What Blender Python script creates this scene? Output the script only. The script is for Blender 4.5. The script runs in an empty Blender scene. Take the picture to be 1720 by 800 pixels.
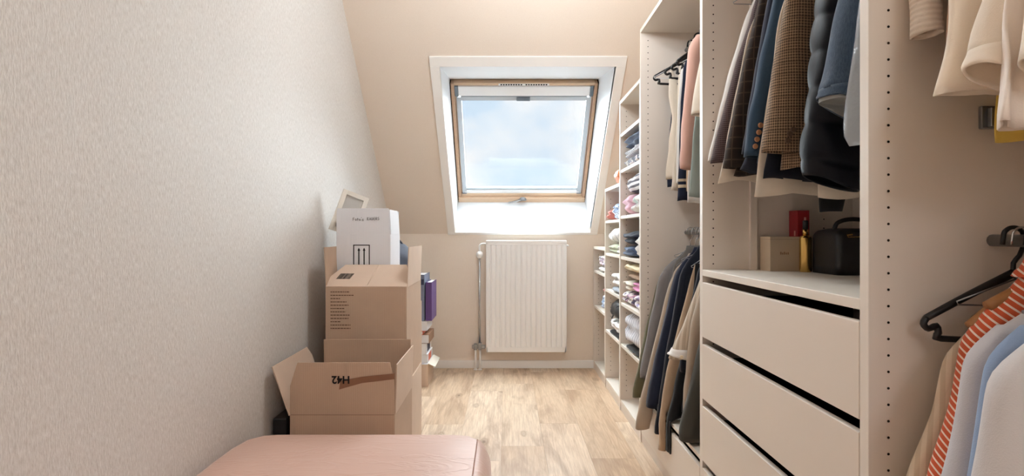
import bpy, bmesh, math, random
from mathutils import Vector, Matrix, noise
PI = math.pi
scene = bpy.context.scene
C = scene.collection
rnd = random.Random(7)

# ------------------------------------------------------------------ camera
cam_d = bpy.data.cameras.new('camera'); cam = bpy.data.objects.new('camera', cam_d); C.objects.link(cam)
cam.location = (0, 0, 1.18); cam.rotation_euler = (PI/2, 0, 0)
cam_d.sensor_width = 36; cam_d.lens = 940/1720*36
cam_d.shift_x = 10/1720; cam_d.shift_y = -8/1720
cam_d.clip_start = 0.02
scene.camera = cam
# ------------------------------------------------------------------ world, sun, exposure
scene.view_settings.view_transform = 'Standard'; scene.view_settings.look = 'None'
scene.view_settings.gamma = 1; scene.view_settings.use_curve_mapping = False
scene.view_settings.exposure = 0.50
scene.cycles.diffuse_bounces = 8; scene.cycles.max_bounces = 16; scene.cycles.transparent_max_bounces = 16

W = bpy.data.worlds.new('sky'); scene.world = W; W.use_nodes = True
nt = W.node_tree; nt.nodes.clear()
wo = nt.nodes.new('ShaderNodeOutputWorld'); bg = nt.nodes.new('ShaderNodeBackground')
tc = nt.nodes.new('ShaderNodeTexCoord')
mp = nt.nodes.new('ShaderNodeMapping'); mp.inputs['Scale'].default_value = (1.0, 1.0, 1.6); mp.inputs['Location'].default_value = (0.9, 0.3, 0.55)
nz = nt.nodes.new('ShaderNodeTexNoise'); nz.inputs['Scale'].default_value = 2.6; nz.inputs['Detail'].default_value = 8; nz.inputs['Roughness'].default_value = .5
rp = nt.nodes.new('ShaderNodeValToRGB')
rp.color_ramp.elements[0].position = .40; rp.color_ramp.elements[0].color = (.68, .825, .985, 1)
rp.color_ramp.elements[1].position = .50; rp.color_ramp.elements[1].color = (1.0, 1.0, 1.02, 1)
nt.links.new(tc.outputs['Generated'], mp.inputs['Vector']); nt.links.new(mp.outputs['Vector'], nz.inputs['Vector'])
nt.links.new(nz.outputs['Fac'], rp.inputs['Fac']); nt.links.new(rp.outputs['Color'], bg.inputs['Color'])
nt.links.new(bg.outputs[0], wo.inputs[0]); bg.inputs['Strength'].default_value = 0.72

sd = bpy.data.lights.new('daylight', 'SUN'); so = bpy.data.objects.new('daylight', sd); C.objects.link(so)
sd.energy = 47; sd.angle = math.radians(150); sd.color = (.87, .95, 1.0)
so.rotation_euler = Vector((0.0, -.82, -.57)).to_track_quat('-Z', 'Y').to_euler()
so.location = (0, 8, 5)

FILL_LAMPS = ((.18, 2.48, 2.53, 80), (.62, -1.0, 2.05, 64))       # two added globe lamps, unseen, lifting shadows that daylight leaves too dark
for lx_, ly_, lz_, le_ in FILL_LAMPS:
    ld = bpy.data.lights.new('fill_lamp_light', 'POINT'); lo = bpy.data.objects.new('fill_lamp_light', ld); C.objects.link(lo)
    ld.energy = le_; ld.shadow_soft_size = .14; ld.color = (.87, .945, 1.0); lo.location = (lx_, ly_, lz_)

# ------------------------------------------------------------------ helpers
def lin(c):
    out = []
    for v in c[:3]:
        v /= 255.0
        out.append(v/12.92 if v <= .04045 else ((v+.055)/1.055)**2.4)
    return (*out, 1.0)

def put(o, label=None, cat=None, group=None, kind=None):
    if label: o['label'] = label
    if cat: o['category'] = cat
    if group: o['group'] = group
    if kind: o['kind'] = kind
    return o

def empty(name, loc, label=None, cat=None, group=None, kind=None):
    o = bpy.data.objects.new(name, None); C.objects.link(o); o.location = loc; o.empty_display_size = .05
    return put(o, label, cat, group, kind)

def origin_of(o):
    v = Vector((0, 0, 0))
    while o is not None:
        v += o.location; o = o.parent
    return v

def mk(name, bm, mat, parent=None, smooth=False, origin=None, recalc=True, bevel=0, solid=0):
    """bmesh in world coordinates -> one mesh object (child of parent, same world place)"""
    if recalc: bmesh.ops.recalc_face_normals(bm, faces=bm.faces[:])
    base = origin_of(parent) if parent else Vector((0, 0, 0))
    loc = Vector(origin) - base if origin is not None else Vector((0, 0, 0))
    if parent is None and origin is None:
        xs = [v.co.x for v in bm.verts]; ys = [v.co.y for v in bm.verts]; zs = [v.co.z for v in bm.verts]
        loc = Vector(((min(xs)+max(xs))/2, (min(ys)+max(ys))/2, min(zs)))
    off = base + loc
    for v in bm.verts: v.co -= off
    me = bpy.data.meshes.new(name); bm.to_mesh(me); bm.free()
    if smooth:
        for p in me.polygons: p.use_smooth = True
    if isinstance(mat, (list, tuple)):
        for m in mat: me.materials.append(m)
    elif mat: me.materials.append(mat)
    o = bpy.data.objects.new(name, me); C.objects.link(o); o.parent = parent; o.location = loc
    if solid:
        s = o.modifiers.new('thickness', 'SOLIDIFY'); s.thickness = solid; s.offset = -1
    if bevel:
        b = o.modifiers.new('edge', 'BEVEL'); b.width = bevel; b.segments = 2; b.limit_method = 'ANGLE'
    return o

def box(bm, x0, x1, y0, y1, z0, z1, M=None):
    vs = [Vector((x, y, z)) for z in (z0, z1) for y in (y0, y1) for x in (x0, x1)]
    if M is not None: vs = [M @ v for v in vs]
    b = [bm.verts.new(v) for v in vs]
    for f in ((0,2,3,1),(4,5,7,6),(0,1,5,4),(2,6,7,3),(0,4,6,2),(1,3,7,5)): bm.faces.new([b[i] for i in f])
    return b
def B(*a):
    bm = bmesh.new()
    if len(a) == 6: box(bm, *a)
    else:
        for q in a: box(bm, *q)
    return bm

def smooth_path(pts, n=6):
    pts = [Vector(p) for p in pts]
    if len(pts) < 3: return pts
    out = []
    for i in range(len(pts)-1):
        p0 = pts[max(i-1, 0)]; p1 = pts[i]; p2 = pts[i+1]; p3 = pts[min(i+2, len(pts)-1)]
        for k in range(n):
            t = k/n
            out.append(.5*((2*p1)+(p2-p0)*t+(2*p0-5*p1+4*p2-p3)*t*t+(3*p1-p0-3*p2+p3)*t**3))
    out.append(pts[-1]); return out

def tube(bm, pts, r, n=8, smooth=0, closed=False):
    pts = smooth_path(pts, smooth) if smooth else [Vector(p) for p in pts]
    rings = []; up = Vector((0, 0, 1)); m = len(pts); prev = None
    for i, p in enumerate(pts):
        if closed: t = pts[(i+1) % m]-pts[i-1]
        else: t = pts[min(i+1, m-1)]-pts[max(i-1, 0)]
        if t.length < 1e-9: t = up.copy()
        t.normalize()
        if prev is None:
            a = t.cross(up)
            if a.length < .05: a = t.cross(Vector((1, 0, 0)))
            a.normalize()
        else:
            a = prev - t*prev.dot(t)
            if a.length < 1e-4: a = t.cross(up)
            a.normalize()
        prev = a; b = t.cross(a)
        rr = r(i/(m-1)) if callable(r) else r
        rings.append([bm.verts.new(p+a*math.cos(2*PI*k/n)*rr+b*math.sin(2*PI*k/n)*rr) for k in range(n)])
    for i in range(m if closed else m-1):
        A = rings[i]; D = rings[(i+1) % m]
        for k in range(n): bm.faces.new([A[k], A[(k+1) % n], D[(k+1) % n], D[k]])
    if not closed:
        bm.faces.new(rings[0][::-1]); bm.faces.new(rings[-1])
    return bm
def T(pts, r, n=8, smooth=0, closed=False): return tube(bmesh.new(), pts, r, n, smooth, closed)

def lathe(bm, c, prof, n=24, axis='z'):
    rings = []
    for r, h in prof:
        ring = []
        for k in range(n):
            a = 2*PI*k/n; u, v = r*math.cos(a), r*math.sin(a)
            co = {'z': (u, v, h), 'y': (u, h, v), 'x': (h, u, v)}[axis]
            ring.append(bm.verts.new(Vector(c)+Vector(co)))
        rings.append(ring)
    for A, D in zip(rings, rings[1:]):
        for k in range(n): bm.faces.new([A[k], A[(k+1) % n], D[(k+1) % n], D[k]])
    bm.faces.new(rings[0]); bm.faces.new(rings[-1]); return bm

def prism(bm, poly, d):
    """poly: 3D points (planar), extruded by vector d"""
    a = [bm.verts.new(Vector(p)) for p in poly]; b = [bm.verts.new(Vector(p)+Vector(d)) for p in poly]
    bm.faces.new(a[::-1]); bm.faces.new(b); n = len(a)
    for i in range(n): bm.faces.new([a[i], a[(i+1) % n], b[(i+1) % n], b[i]])
    return bm

# ------------------------------------------------------------------ materials
class G:
    def __init__(s, name):
        s.m = bpy.data.materials.new(name); s.m.use_nodes = True; s.t = s.m.node_tree
        s.b = s.t.nodes['Principled BSDF']
    def n(s, typ, **kw):
        nd = s.t.nodes.new('ShaderNode'+typ)
        for k, v in kw.items():
            if k in nd.inputs.keys() if isinstance(k, str) else False: pass
            setattr(nd, k, v)
        return nd
    def i(s, nd, **kw):
        for k, v in kw.items():
            sock = nd.inputs[k.replace('_', ' ')] if k.replace('_', ' ') in nd.inputs else nd.inputs[k]
            if hasattr(v, 'is_linked') or hasattr(v, 'links'): s.t.links.new(v, sock)
            else: sock.default_value = v
        return nd
    def obj(s): return s.n('TexCoord').outputs['Object']
    def map(s, vec, scale=(1,1,1), rot=(0,0,0), loc=(0,0,0)):
        m = s.n('Mapping'); s.t.links.new(vec, m.inputs['Vector'])
        m.inputs['Scale'].default_value = scale; m.inputs['Rotation'].default_value = rot; m.inputs['Location'].default_value = loc
        return m.outputs[0]
    def noise(s, vec, scale, detail=3, rough=.5, dist=0):
        nd = s.n('TexNoise'); s.t.links.new(vec, nd.inputs['Vector'])
        nd.inputs['Scale'].default_value = scale; nd.inputs['Detail'].default_value = detail
        nd.inputs['Roughness'].default_value = rough; nd.inputs['Distortion'].default_value = dist
        return nd.outputs['Fac']
    def math(s, op, a, b=0.0, c=0.0):
        nd = s.n('Math', operation=op)
        for k, v in enumerate((a, b, c)):
            if isinstance(v, (int, float)): nd.inputs[k].default_value = v
            else: s.t.links.new(v, nd.inputs[k])
        return nd.outputs[0]
    def ramp(s, fac, stops, interp='LINEAR'):
        nd = s.n('ValToRGB'); s.t.links.new(fac, nd.inputs[0]); cr = nd.color_ramp; cr.interpolation = interp
        while len(cr.elements) < len(stops): cr.elements.new(.5)
        for e, (p, c) in zip(cr.elements, stops): e.position = p; e.color = c if len(c) == 4 else (*c, 1)
        return nd.outputs[0]
    def mix(s, fac, a, b, typ='MIX'):
        nd = s.n('MixRGB', blend_type=typ)
        for k, v in enumerate((fac, a, b)):
            if isinstance(v, (int, float)): nd.inputs[k].default_value = v
            elif isinstance(v, tuple): nd.inputs[k].default_value = v
            else: s.t.links.new(v, nd.inputs[k])
        return nd.outputs[0]
    def sep(s, vec):
        nd = s.n('SeparateXYZ'); s.t.links.new(vec, nd.inputs[0]); return nd.outputs
    def col(s, v):
        if isinstance(v, tuple): s.b.inputs['Base Color'].default_value = v
        else: s.t.links.new(v, s.b.inputs['Base Color'])
    def bump(s, h, strength=.3, dist=.01):
        nd = s.n('Bump'); nd.inputs['Strength'].default_value = strength; nd.inputs['Distance'].default_value = dist
        s.t.links.new(h, nd.inputs['Height']); s.t.links.new(nd.outputs[0], s.b.inputs['Normal'])
    def done(s, rough=.5, spec=.5, metal=0, **kw):
        s.b.inputs['Roughness'].default_value = rough; s.b.inputs['Specular IOR Level'].default_value = spec
        s.b.inputs['Metallic'].default_value = metal
        for k, v in kw.items(): s.b.inputs[k].default_value = v
        return s.m

def paint(name, c, rough=.5, spec=.4, var=.03, metal=0, scale=6, bumpy=0):
    g = G(name); f = g.noise(g.obj(), scale, 4)
    c = lin(c); d = tuple(max(0, v*(1-var*2)) for v in c[:3])+(1,)
    g.col(g.mix(f, d, tuple(min(1, v*(1+var)) for v in c[:3])+(1,)))
    if bumpy: g.bump(g.noise(g.obj(), 220, 2), bumpy, .002)
    return g.done(rough, spec, metal)

def cloth(name, c, pattern=None, c2=None, k=60, var=.08, rough=.9, sheen=.15, weave=.25, pal=None, rot=0.0, bands=None, width=.82):
    g = G('cloth_'+name); v = g.obj(); x, y, z = g.sep(v)[:3]
    u = g.math('SUBTRACT', x, y)
    if rot:
        u2 = g.math('ADD', g.math('MULTIPLY', u, math.cos(rot)), g.math('MULTIPLY', z, math.sin(rot)))
        z = g.math('SUBTRACT', g.math('MULTIPLY', z, math.cos(rot)), g.math('MULTIPLY', u, math.sin(rot))); u = u2
    A = lin(c); n1 = g.noise(v, 14, 4)
    base = g.mix(n1, tuple(w*(1-var) for w in A[:3])+(1,), tuple(min(1, w*(1+var)) for w in A[:3])+(1,))
    Bc = lin(c2) if c2 else None
    def wave(s, kk): return g.math('ADD', g.math('MULTIPLY', g.math('SINE', g.math('MULTIPLY', s, kk*2*PI)), .5), .5)
    if pattern == 'stripe':
        w = g.math('GREATER_THAN', wave(u, k), width); base = g.mix(w, base, Bc)
    elif pattern == 'hstripe':
        w = g.math('GREATER_THAN', wave(z, k), width); base = g.mix(w, base, Bc)
    elif pattern == 'check':
        w = g.math('MAXIMUM', g.math('GREATER_THAN', wave(u, k), width), g.math('GREATER_THAN', wave(z, k), width)); base = g.mix(w, base, Bc)
    elif pattern == 'tweed':
        w = g.math('MULTIPLY', g.math('ADD', wave(u, k), wave(z, k)), .5)
        w = g.math('GREATER_THAN', g.math('ADD', w, g.math('MULTIPLY', g.noise(v, 300, 2), .2)), .62)
        w2 = g.math('MAXIMUM', g.math('GREATER_THAN', wave(u, k/4), .96), g.math('GREATER_THAN', wave(z, k/4), .96))
        base = g.mix(g.math('MULTIPLY', w, .85), base, Bc); base = g.mix(g.math('MULTIPLY', w2, .35), base, Bc)
    elif pattern == 'floral':
        vo = g.n('TexVoronoi'); vo.inputs['Scale'].default_value = k; g.t.links.new(v, vo.inputs['Vector'])
        s = g.sep(vo.outputs['Color'])[0]
        st = [(i/len(pal), lin(p)) for i, p in enumerate(pal)]
        base = g.ramp(s, st, 'CONSTANT')
    elif pattern == 'denim':
        w = g.noise(g.map(v, (420, 420, 60)), 1, 2); base = g.mix(w, base, Bc)
    elif pattern == 'bands':       # bands: list of (z0, z1) in object space
        m = None
        for a, b in bands:
            t = g.math('MULTIPLY', g.math('GREATER_THAN', z, a), g.math('LESS_THAN', z, b))
            m = t if m is None else g.math('MAXIMUM', m, t)
        base = g.mix(m, base, Bc)
    elif pattern == 'knit':
        w = wave(z, k); base = g.mix(g.math('MULTIPLY', w, .5), base, Bc)
    g.col(base)
    h = g.math('ADD', g.math('MULTIPLY', g.noise(v, 420, 2), .5), g.math('MULTIPLY', g.noise(v, 25, 3), 1.5))
    if pattern == 'knit': h = g.math('ADD', h, g.math('MULTIPLY', wave(z, k), .8))
    g.bump(h, weave, .004)
    return g.done(rough, .2, 0, **{'Sheen Weight': sheen})

def m_wallpaper():
    g = G('wallpaper'); v = g.obj()
    a = g.noise(g.map(v, (1, 85, 20)), 3, 3, .6); b = g.noise(g.map(v, (1, 24, 5)), 4, 3); c = g.noise(v, 1.3, 2)
    f = g.math('ADD', g.math('MULTIPLY', a, .8), g.math('MULTIPLY', b, .2))
    col = g.ramp(f, [(.30, lin((194, 187, 180))), (.54, lin((220, 216, 212))), (.72, lin((238, 236, 233)))])
    col = g.mix(.2, col, g.ramp(c, [(.3, lin((213, 206, 199))), (.7, lin((226, 223, 219)))]))
    g.col(col); g.bump(f, .6, .004); return g.done(.6, .25)
def m_wall():
    g = G('beige_wall'); v = g.obj()
    f = g.noise(g.map(v, (60, 60, 9)), 3, 3); c = g.noise(v, 2, 3)
    g.col(g.mix(g.math('ADD', g.math('MULTIPLY', f, .6), g.math('MULTIPLY', c, .4)), lin((226, 211, 196)), lin((237, 225, 212))))
    g.bump(f, .15, .003); return g.done(.8, .2)
def m_plank():
    g = G('oak_plank'); oi = g.n('ObjectInfo'); r = oi.outputs['Random']
    cmb = g.n('CombineXYZ'); 
    for k, s in enumerate((7.0, 31.0, 3.0)): g.t.links.new(g.math('MULTIPLY', r, s), cmb.inputs[k])
    vv = g.n('VectorMath', operation='ADD'); g.t.links.new(g.obj(), vv.inputs[0]); g.t.links.new(cmb.outputs[0], vv.inputs[1]); v = vv.outputs[0]
    big = g.noise(g.map(v, (7, 1.3, 1)), 1.4, 4, .55, .8)
    grain = g.noise(g.map(v, (60, 3.2, 1)), 1.6, 5, .65, .6)
    fine = g.noise(g.map(v, (260, 7, 1)), 1.0, 3, .6)
    base = g.ramp(r, [(0, lin((222, 196, 168))), (.3, lin((236, 216, 192))), (.6, lin((210, 182, 152))), (1, lin((238, 220, 196)))])
    c = g.mix(g.math('MULTIPLY', g.ramp(grain, [(.35, (0,0,0)), (.72, (1,1,1))]), .55), base, lin((164, 126, 94)))
    c = g.mix(g.math('MULTIPLY', g.ramp(big, [(.45, (0,0,0)), (.68, (1,1,1))]), .62), c, lin((156, 124, 98)))
    c = g.mix(g.math('MULTIPLY', g.ramp(fine, [(.5, (0,0,0)), (.75, (1,1,1))]), .22), c, lin((135, 104, 78)))
    vo = g.n('TexVoronoi'); vo.inputs['Scale'].default_value = 1.0; g.t.links.new(g.map(v, (6.5, 2.6, 1)), vo.inputs['Vector'])
    wob = g.math('ADD', vo.outputs['Distance'], g.math('MULTIPLY', g.noise(g.map(v, (40, 18, 1)), 1, 3), .10))
    kn = g.ramp(wob, [(.07, (1,1,1)), (.16, (0,0,0))]); ring = g.ramp(wob, [(.13, (0,0,0)), (.17, (1,1,1)), (.24, (0,0,0))])
    c = g.mix(g.math('MULTIPLY', kn, .8), c, lin((112, 84, 62))); c = g.mix(g.math('MULTIPLY', ring, .5), c, lin((140, 108, 80)))
    g.col(c); g.bump(g.math('ADD', grain, fine), .08, .002); return g.done(.42, .35)
def m_cardboard(name, c, var=.06):
    g = G(name); v = g.obj(); x, y, z = g.sep(v)[:3]
    f = g.noise(v, 9, 5, .6); rib = g.math('ADD', g.math('MULTIPLY', g.math('SINE', g.math('MULTIPLY', g.math('ADD', x, y), 700)), .5), .5)
    A = lin(c)
    col = g.mix(f, tuple(w*(1-var*1.6) for w in A[:3])+(1,), tuple(min(1, w*(1+var)) for w in A[:3])+(1,))
    col = g.mix(g.math('MULTIPLY', rib, .05), col, (.05, .03, .02, 1))
    g.col(col); g.bump(g.math('ADD', g.math('MULTIPLY', rib, .25), g.noise(v, 5, 3)), .12, .006); return g.done(.8, .2)
def m_sheet():
    g = G('pink_sheet'); v = g.obj()
    w = g.noise(g.map(v, (3.0, 9.0, 2), (0, 0, .35)), 1.2, 3, .5, 1.2); w2 = g.noise(g.map(v, (2.0, 14.0, 2), (0, 0, -.2)), 1.0, 2, .5, .8)
    f = g.noise(g.map(v, (12, 300, 12)), 1, 2)
    cr = g.ramp(w, [(.48, (0,0,0)), (.53, (1,1,1)), (.58, (0,0,0))])
    g.col(g.mix(g.math('ADD', g.math('MULTIPLY', g.noise(v, 2.2, 3), .7), g.math('MULTIPLY', f, .3)), lin((196, 153, 134)), lin((214, 174, 156))))
    h = g.math('ADD', g.math('MULTIPLY', cr, .5), g.math('ADD', w2, g.math('MULTIPLY', f, .08)))
    g.bump(h, .20, .010); return g.done(.48, .45, 0, **{'Sheen Weight': .3})
def m_glass():
    g = G('window_glass'); t = g.t; t.nodes.remove(g.b); out = t.nodes['Material Output']
    tr = g.n('BsdfTransparent'); tr.inputs[0].default_value = (.97, .985, .985, 1); gl = g.n('BsdfGlossy'); gl.inputs['Roughness'].default_value = .02
    fr = g.n('Fresnel'); fr.inputs[0].default_value = 1.35; mx = g.n('MixShader')
    t.links.new(fr.outputs[0], mx.inputs[0]); t.links.new(tr.outputs[0], mx.inputs[1]); t.links.new(gl.outputs[0], mx.inputs[2]); t.links.new(mx.outputs[0], out.inputs[0])
    return g.m
def m_plastic_film():
    g = G('clear_film'); t = g.t; out = t.nodes['Material Output']
    tr = g.n('BsdfTransparent'); tr.inputs[0].default_value = (.9, .92, .93, 1); mx = g.n('MixShader'); mx.inputs[0].default_value = .42
    g.col(lin((200, 205, 212))); g.bump(g.noise(g.obj(), 18, 4), .8, .02); g.done(.18, .8)
    t.links.new(tr.outputs[0], mx.inputs[1]); t.links.new(g.b.outputs[0], mx.inputs[2]); t.links.new(mx.outputs[0], out.inputs[0])
    return g.m
def m_wood(name, c, c2):
    g = G(name); v = g.obj(); f = g.noise(g.map(v, (4, 40, 40)), 2, 4, .6, .4)
    g.col(g.mix(f, lin(c), lin(c2))); return g.done(.45, .4)
def m_emit(name, c, s):
    g = G(name); g.col(lin(c)); g.b.inputs['Emission Color'].default_value = lin(c); g.b.inputs['Emission Strength'].default_value = s; return g.done(.6)

WALLP = m_wallpaper(); WALL = m_wall(); PLANK = m_plank()
WHITE = paint('white_paint', (238, 238, 238), .4, .4, .01)
LINING = paint('white_lining', (236, 239, 242), .45, .4, .01)
TRIMW = paint('trim_white', (245, 243, 240), .45, .4, .015)
CEIL = paint('ceiling_white', (232, 226, 218), .8, .2, .01)
WARD = paint('wardrobe_beige', (224, 213, 202), .5, .35, .02, scale=3)
WEDGE = paint('wardrobe_edge', (232, 224, 214), .45, .35, .015)
DRAWER = paint('drawer_beige', (228, 218, 207), .42, .4, .015, scale=2)
SHELF = paint('shelf_cream', (230, 222, 211), .45, .35, .015)
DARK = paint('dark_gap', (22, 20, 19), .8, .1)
HOLE = paint('hole_dark', (38, 30, 25), .9, .05)
CHROME = paint('chrome', (200, 202, 205), .22, .5, .01, 1)
STEEL = paint('steel', (150, 152, 155), .35, .5, .02, 1)
GREYPL = paint('grey_plastic', (118, 128, 138), .45, .4)
RAILG = paint('blind_rail_grey', (188, 196, 203), .4, .5)
RAD = paint('radiator_white', (246, 245, 243), .3, .5, .008)
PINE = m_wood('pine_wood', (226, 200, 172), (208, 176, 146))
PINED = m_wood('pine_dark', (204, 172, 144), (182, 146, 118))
CARD = m_cardboard('cardboard', (196, 170, 149)); CARDL = m_cardboard('cardboard_light', (214, 191, 172)); CARDW = m_cardboard('cardboard_white', (226, 226, 230), .02)
SHEET = m_sheet(); GLASS = m_glass(); FILM = m_plastic_film()
INK = paint('black_ink', (28, 24, 24), .7, .2); INKB = paint('brown_print', (96, 70, 54), .8, .2)
TAPE = paint('brown_tape', (134, 94, 70), .35, .5); TAPEW = paint('white_blue_tape', (190, 196, 214), .4, .5)
BLACKP = paint('black_plastic', (24, 23, 25), .35, .5); BLACKF = paint('black_leather', (26, 25, 28), .45, .45, .05, bumpy=.3)
WOODH = m_wood('hanger_wood', (176, 124, 78), (148, 98, 58)); GOLD = paint('gold_metal', (206, 168, 98), .25, .5, .02, 1)
RED = paint('red_card', (150, 26, 36), .4, .4); BOXB = paint('beige_card', (196, 176, 152), .5, .3)
BLUEG = paint('blue_grey_board', (112, 118, 138), .5, .4); NAVYB = paint('navy_board', (44, 48, 76), .5, .4); PURPLE = paint('purple_board', (92, 66, 122), .5, .4)
WHITEB = paint('white_board', (226, 226, 228), .5, .4); ORANGEB = paint('orange_board', (222, 112, 84), .5, .4); YELLOWB = paint('yellow_board', (226, 214, 150), .5, .4)
BROWNB = paint('brown_board', (150, 116, 92), .6, .3); ORANGEP = paint('orange_plastic', (238, 140, 84), .4, .5); MUSTARD = paint('mustard_card', (206, 168, 84), .5, .4)

# ------------------------------------------------------------------ the room
XL, XR, YB, YN, ZC = -1.0, 1.36, 4.90, -1.6, 2.75
KN, SL = 1.175, .963                       # knee wall height, slope rise per metre
def slope_z(y): return KN + SL*(YB-y)
YC = YB-(ZC-KN)/SL

fl = put(mk('floor', B(XL, XR, YN, YB, -.06, -.012), BROWNB, origin=(0, 0, 0)), kind='structure')
pw, gap = .236, .0007; k = 0; x = XL+.03-pw
while x < XR:
    L = 1.285; y = YN - rnd.uniform(0, 1.2)
    while y < YB:
        x0, x1, y0, y1 = max(x, XL), min(x+pw, XR), max(y, YN), min(y+L, YB)
        if x1-x0 > .01 and y1-y0 > .02:
            b = B(x0+gap/2, x1-gap/2, y0+gap/2, y1-gap/2, -.0115, 0)
            mk('plank', b, PLANK, fl, bevel=0, origin=((x0+x1)/2, (y0+y1)/2, -.0115))
        y += L
    x += pw

put(mk('wall_left', B(XL-.1, XL, YN, YB+.9, -.05, ZC+.05), WALLP, origin=(XL, 0, 0)), kind='structure')
put(mk('wall_right', B(XR, XR+.1, YN, YB+.9, -.05, ZC+.05), WALL, origin=(XR, 0, 0)), kind='structure')
put(mk('wall_rear', B(XL, XR, YN-.1, YN, -.05, ZC+.05), WALL, origin=(0, YN, 0)), kind='structure')
put(mk('wall_back', B(XL, XR, YB, YB+.08, -.05, KN), WALL, origin=(0, YB, 0)), kind='structure')
put(mk('ceiling', B(XL, XR, YN, YC+.02, ZC, ZC+.08), CEIL, origin=(0, 0, ZC)), kind='structure')
# window opening in the slope:  inner hole  x -.45..+.74, from y 4.88 up to y 3.73
WX0, WX1 = -.45, .74
yb0, yt0 = 4.885, 3.73
Bp, Tp = Vector((0, 5.25, 1.487)), Vector((0, 4.457, 2.379))      # frame plane, bottom and top
vd = (Tp-Bp).normalized(); FL = (Tp-Bp).length; nd_ = Vector((0, -vd.z*-1, 0)); nout = Vector((0, vd.z, -vd.y))
def slab(bm, x0, x1, ya, yb):              # a slab of the sloping ceiling between two depths
    p = [(x0, ya, slope_z(ya)), (x1, ya, slope_z(ya)), (x1, yb, slope_z(yb)), (x0, yb, slope_z(yb))]
    prism(bm, p, (0, .045, .045))
bm = bmesh.new()
slab(bm, XL, WX0, YB, YC); slab(bm, WX1, XR, YB, YC); slab(bm, WX0, WX1, YB, yb0); slab(bm, WX0, WX1, yt0, YC)
put(mk('wall_slope', bm, WALL, origin=(0, YB, KN)), kind='structure')
bb = put(mk('baseboard_back', B(XL, XR, YB-.014, YB, 0, .068), TRIMW, bevel=.003), kind='structure')
put(mk('baseboard_left', B(XL, XL+.012, YN, YB-.014, 0, .068), TRIMW, bevel=.003), kind='structure')

# ------------------------------------------------------------------ roof window
win = empty('window_1', (.145, 4.88, 1.18), 'tilted roof window with white lining, pine frame and grey blind rails', 'window', kind='structure')
def FP(x, v, w): return Vector((x, 0, 0)) + Bp + vd*v + nout*w
def fbox(bm, x0, x1, v0, v1, w0, w1):
    M = Matrix(((1, 0, 0, 0), (0, vd.y, nout.y, Bp.y), (0, vd.z, nout.z, Bp.z), (0, 0, 0, 1)))
    box(bm, x0, x1, v0, v1, w0, w1, M); return bm
def FB(*a): return fbox(bmesh.new(), *a)
# lining boards
def quadboard(p, d): return prism(bmesh.new(), p, d)
sb = lambda y: Vector((0, y, slope_z(y)))
ex = Vector((1, 0, 0))
bi, ti = sb(yb0), sb(yt0); bo, to = FP(0, 0, .06), FP(0, FL, .06); bo.x = to.x = 0
mk('lining_board', quadboard([bi+ex*WX0, bi+ex*WX1, bo+ex*WX1, bo+ex*WX0], (0, .012, -.012)), LINING, win)
mk('lining_board', quadboard([ti+ex*WX0, ti+ex*WX1, to+ex*WX1, to+ex*WX0], (0, 0, .016)), LINING, win)
mk('lining_board', quadboard([bi+ex*WX0, ti+ex*WX0, to+ex*WX0, bo+ex*WX0], (-.016, 0, 0)), LINING, win)
mk('lining_board', quadboard([bi+ex*WX1, ti+ex*WX1, to+ex*WX1, bo+ex*WX1], (.016, 0, 0)), LINING, win)
# architrave boards on the slope face
sdv = Vector((0, -1, SL)).normalized(); sin_ = Vector((0, -SL, -1)).normalized()   # up the slope / into the room
def arch(x0, x1, ya, da, yb, db):
    a = sb(ya)+sdv*da; b = sb(yb)+sdv*db
    return prism(bmesh.new(), [a+ex*x0, a+ex*x1, b+ex*x1, b+ex*x0], sin_*.012)
tw = .057
ydn = yb0
mk('trim_board', arch(WX0-tw, WX1+tw, ydn, -.022, ydn, .006), TRIMW, win, bevel=.002)
mk('trim_board', arch(WX0-tw, WX1+tw, yt0, -.006, yt0, tw+.01), TRIMW, win, bevel=.002)
mk('trim_board', arch(WX0-tw, WX0+.006, ydn, .006, yt0, -.006), TRIMW, win, bevel=.002)
mk('trim_board', arch(WX1-.006, WX1+tw, ydn, .006, yt0, -.006), TRIMW, win, bevel=.002)
# pine frame
fw = .034
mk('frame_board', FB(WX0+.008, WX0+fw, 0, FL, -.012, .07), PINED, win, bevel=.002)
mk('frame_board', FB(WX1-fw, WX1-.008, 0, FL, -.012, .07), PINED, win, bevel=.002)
mk('frame_board', FB(WX0+.008, WX1-.008, 0, .05, -.03, .07), PINE, win, bevel=.003)
mk('frame_board', FB(WX0+.008, WX1-.008, FL-.022, FL, -.006, .07), PINE, win, bevel=.003)
mk('frame_gap_strip', FB(WX0, WX0+.008, 0, FL, .0, .07), DARK, win); mk('frame_gap_strip', FB(WX1-.008, WX1, 0, FL, .0, .07), DARK, win)  # near-black strips filling the dark gap beside the frame
mk('sash_board', FB(WX0+fw+.002, WX1-fw-.002, .052, .085, .0, .06), PINE, win, bevel=.003)
mk('sash_board', FB(WX0+fw+.002, WX1-fw-.002, FL-.06, FL-.024, .03, .06), PINE, win, bevel=.003)
mk('sash_board', FB(WX0+fw+.002, WX0+fw+.03, .085, FL-.06, .02, .06), PINE, win); mk('sash_board', FB(WX1-fw-.03, WX1-fw-.002, .085, FL-.06, .02, .06), PINE, win)
mk('bottom_profile', FB(WX0+fw+.03, WX1-fw-.03, .086, .112, .0, .05), WHITE, win, bevel=.003)
mk('bottom_profile', FB(WX0+fw+.03, WX1-fw-.03, .114, .132, .018, .05), RAILG, win, bevel=.002)
mk('blind_rail', FB(WX0+fw+.012, WX0+fw+.052, .088, FL-.13, .0, .03), RAILG, win, bevel=.003)
mk('blind_rail', FB(WX1-fw-.052, WX1-fw-.012, .088, FL-.13, .0, .03), RAILG, win, bevel=.003)
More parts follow.
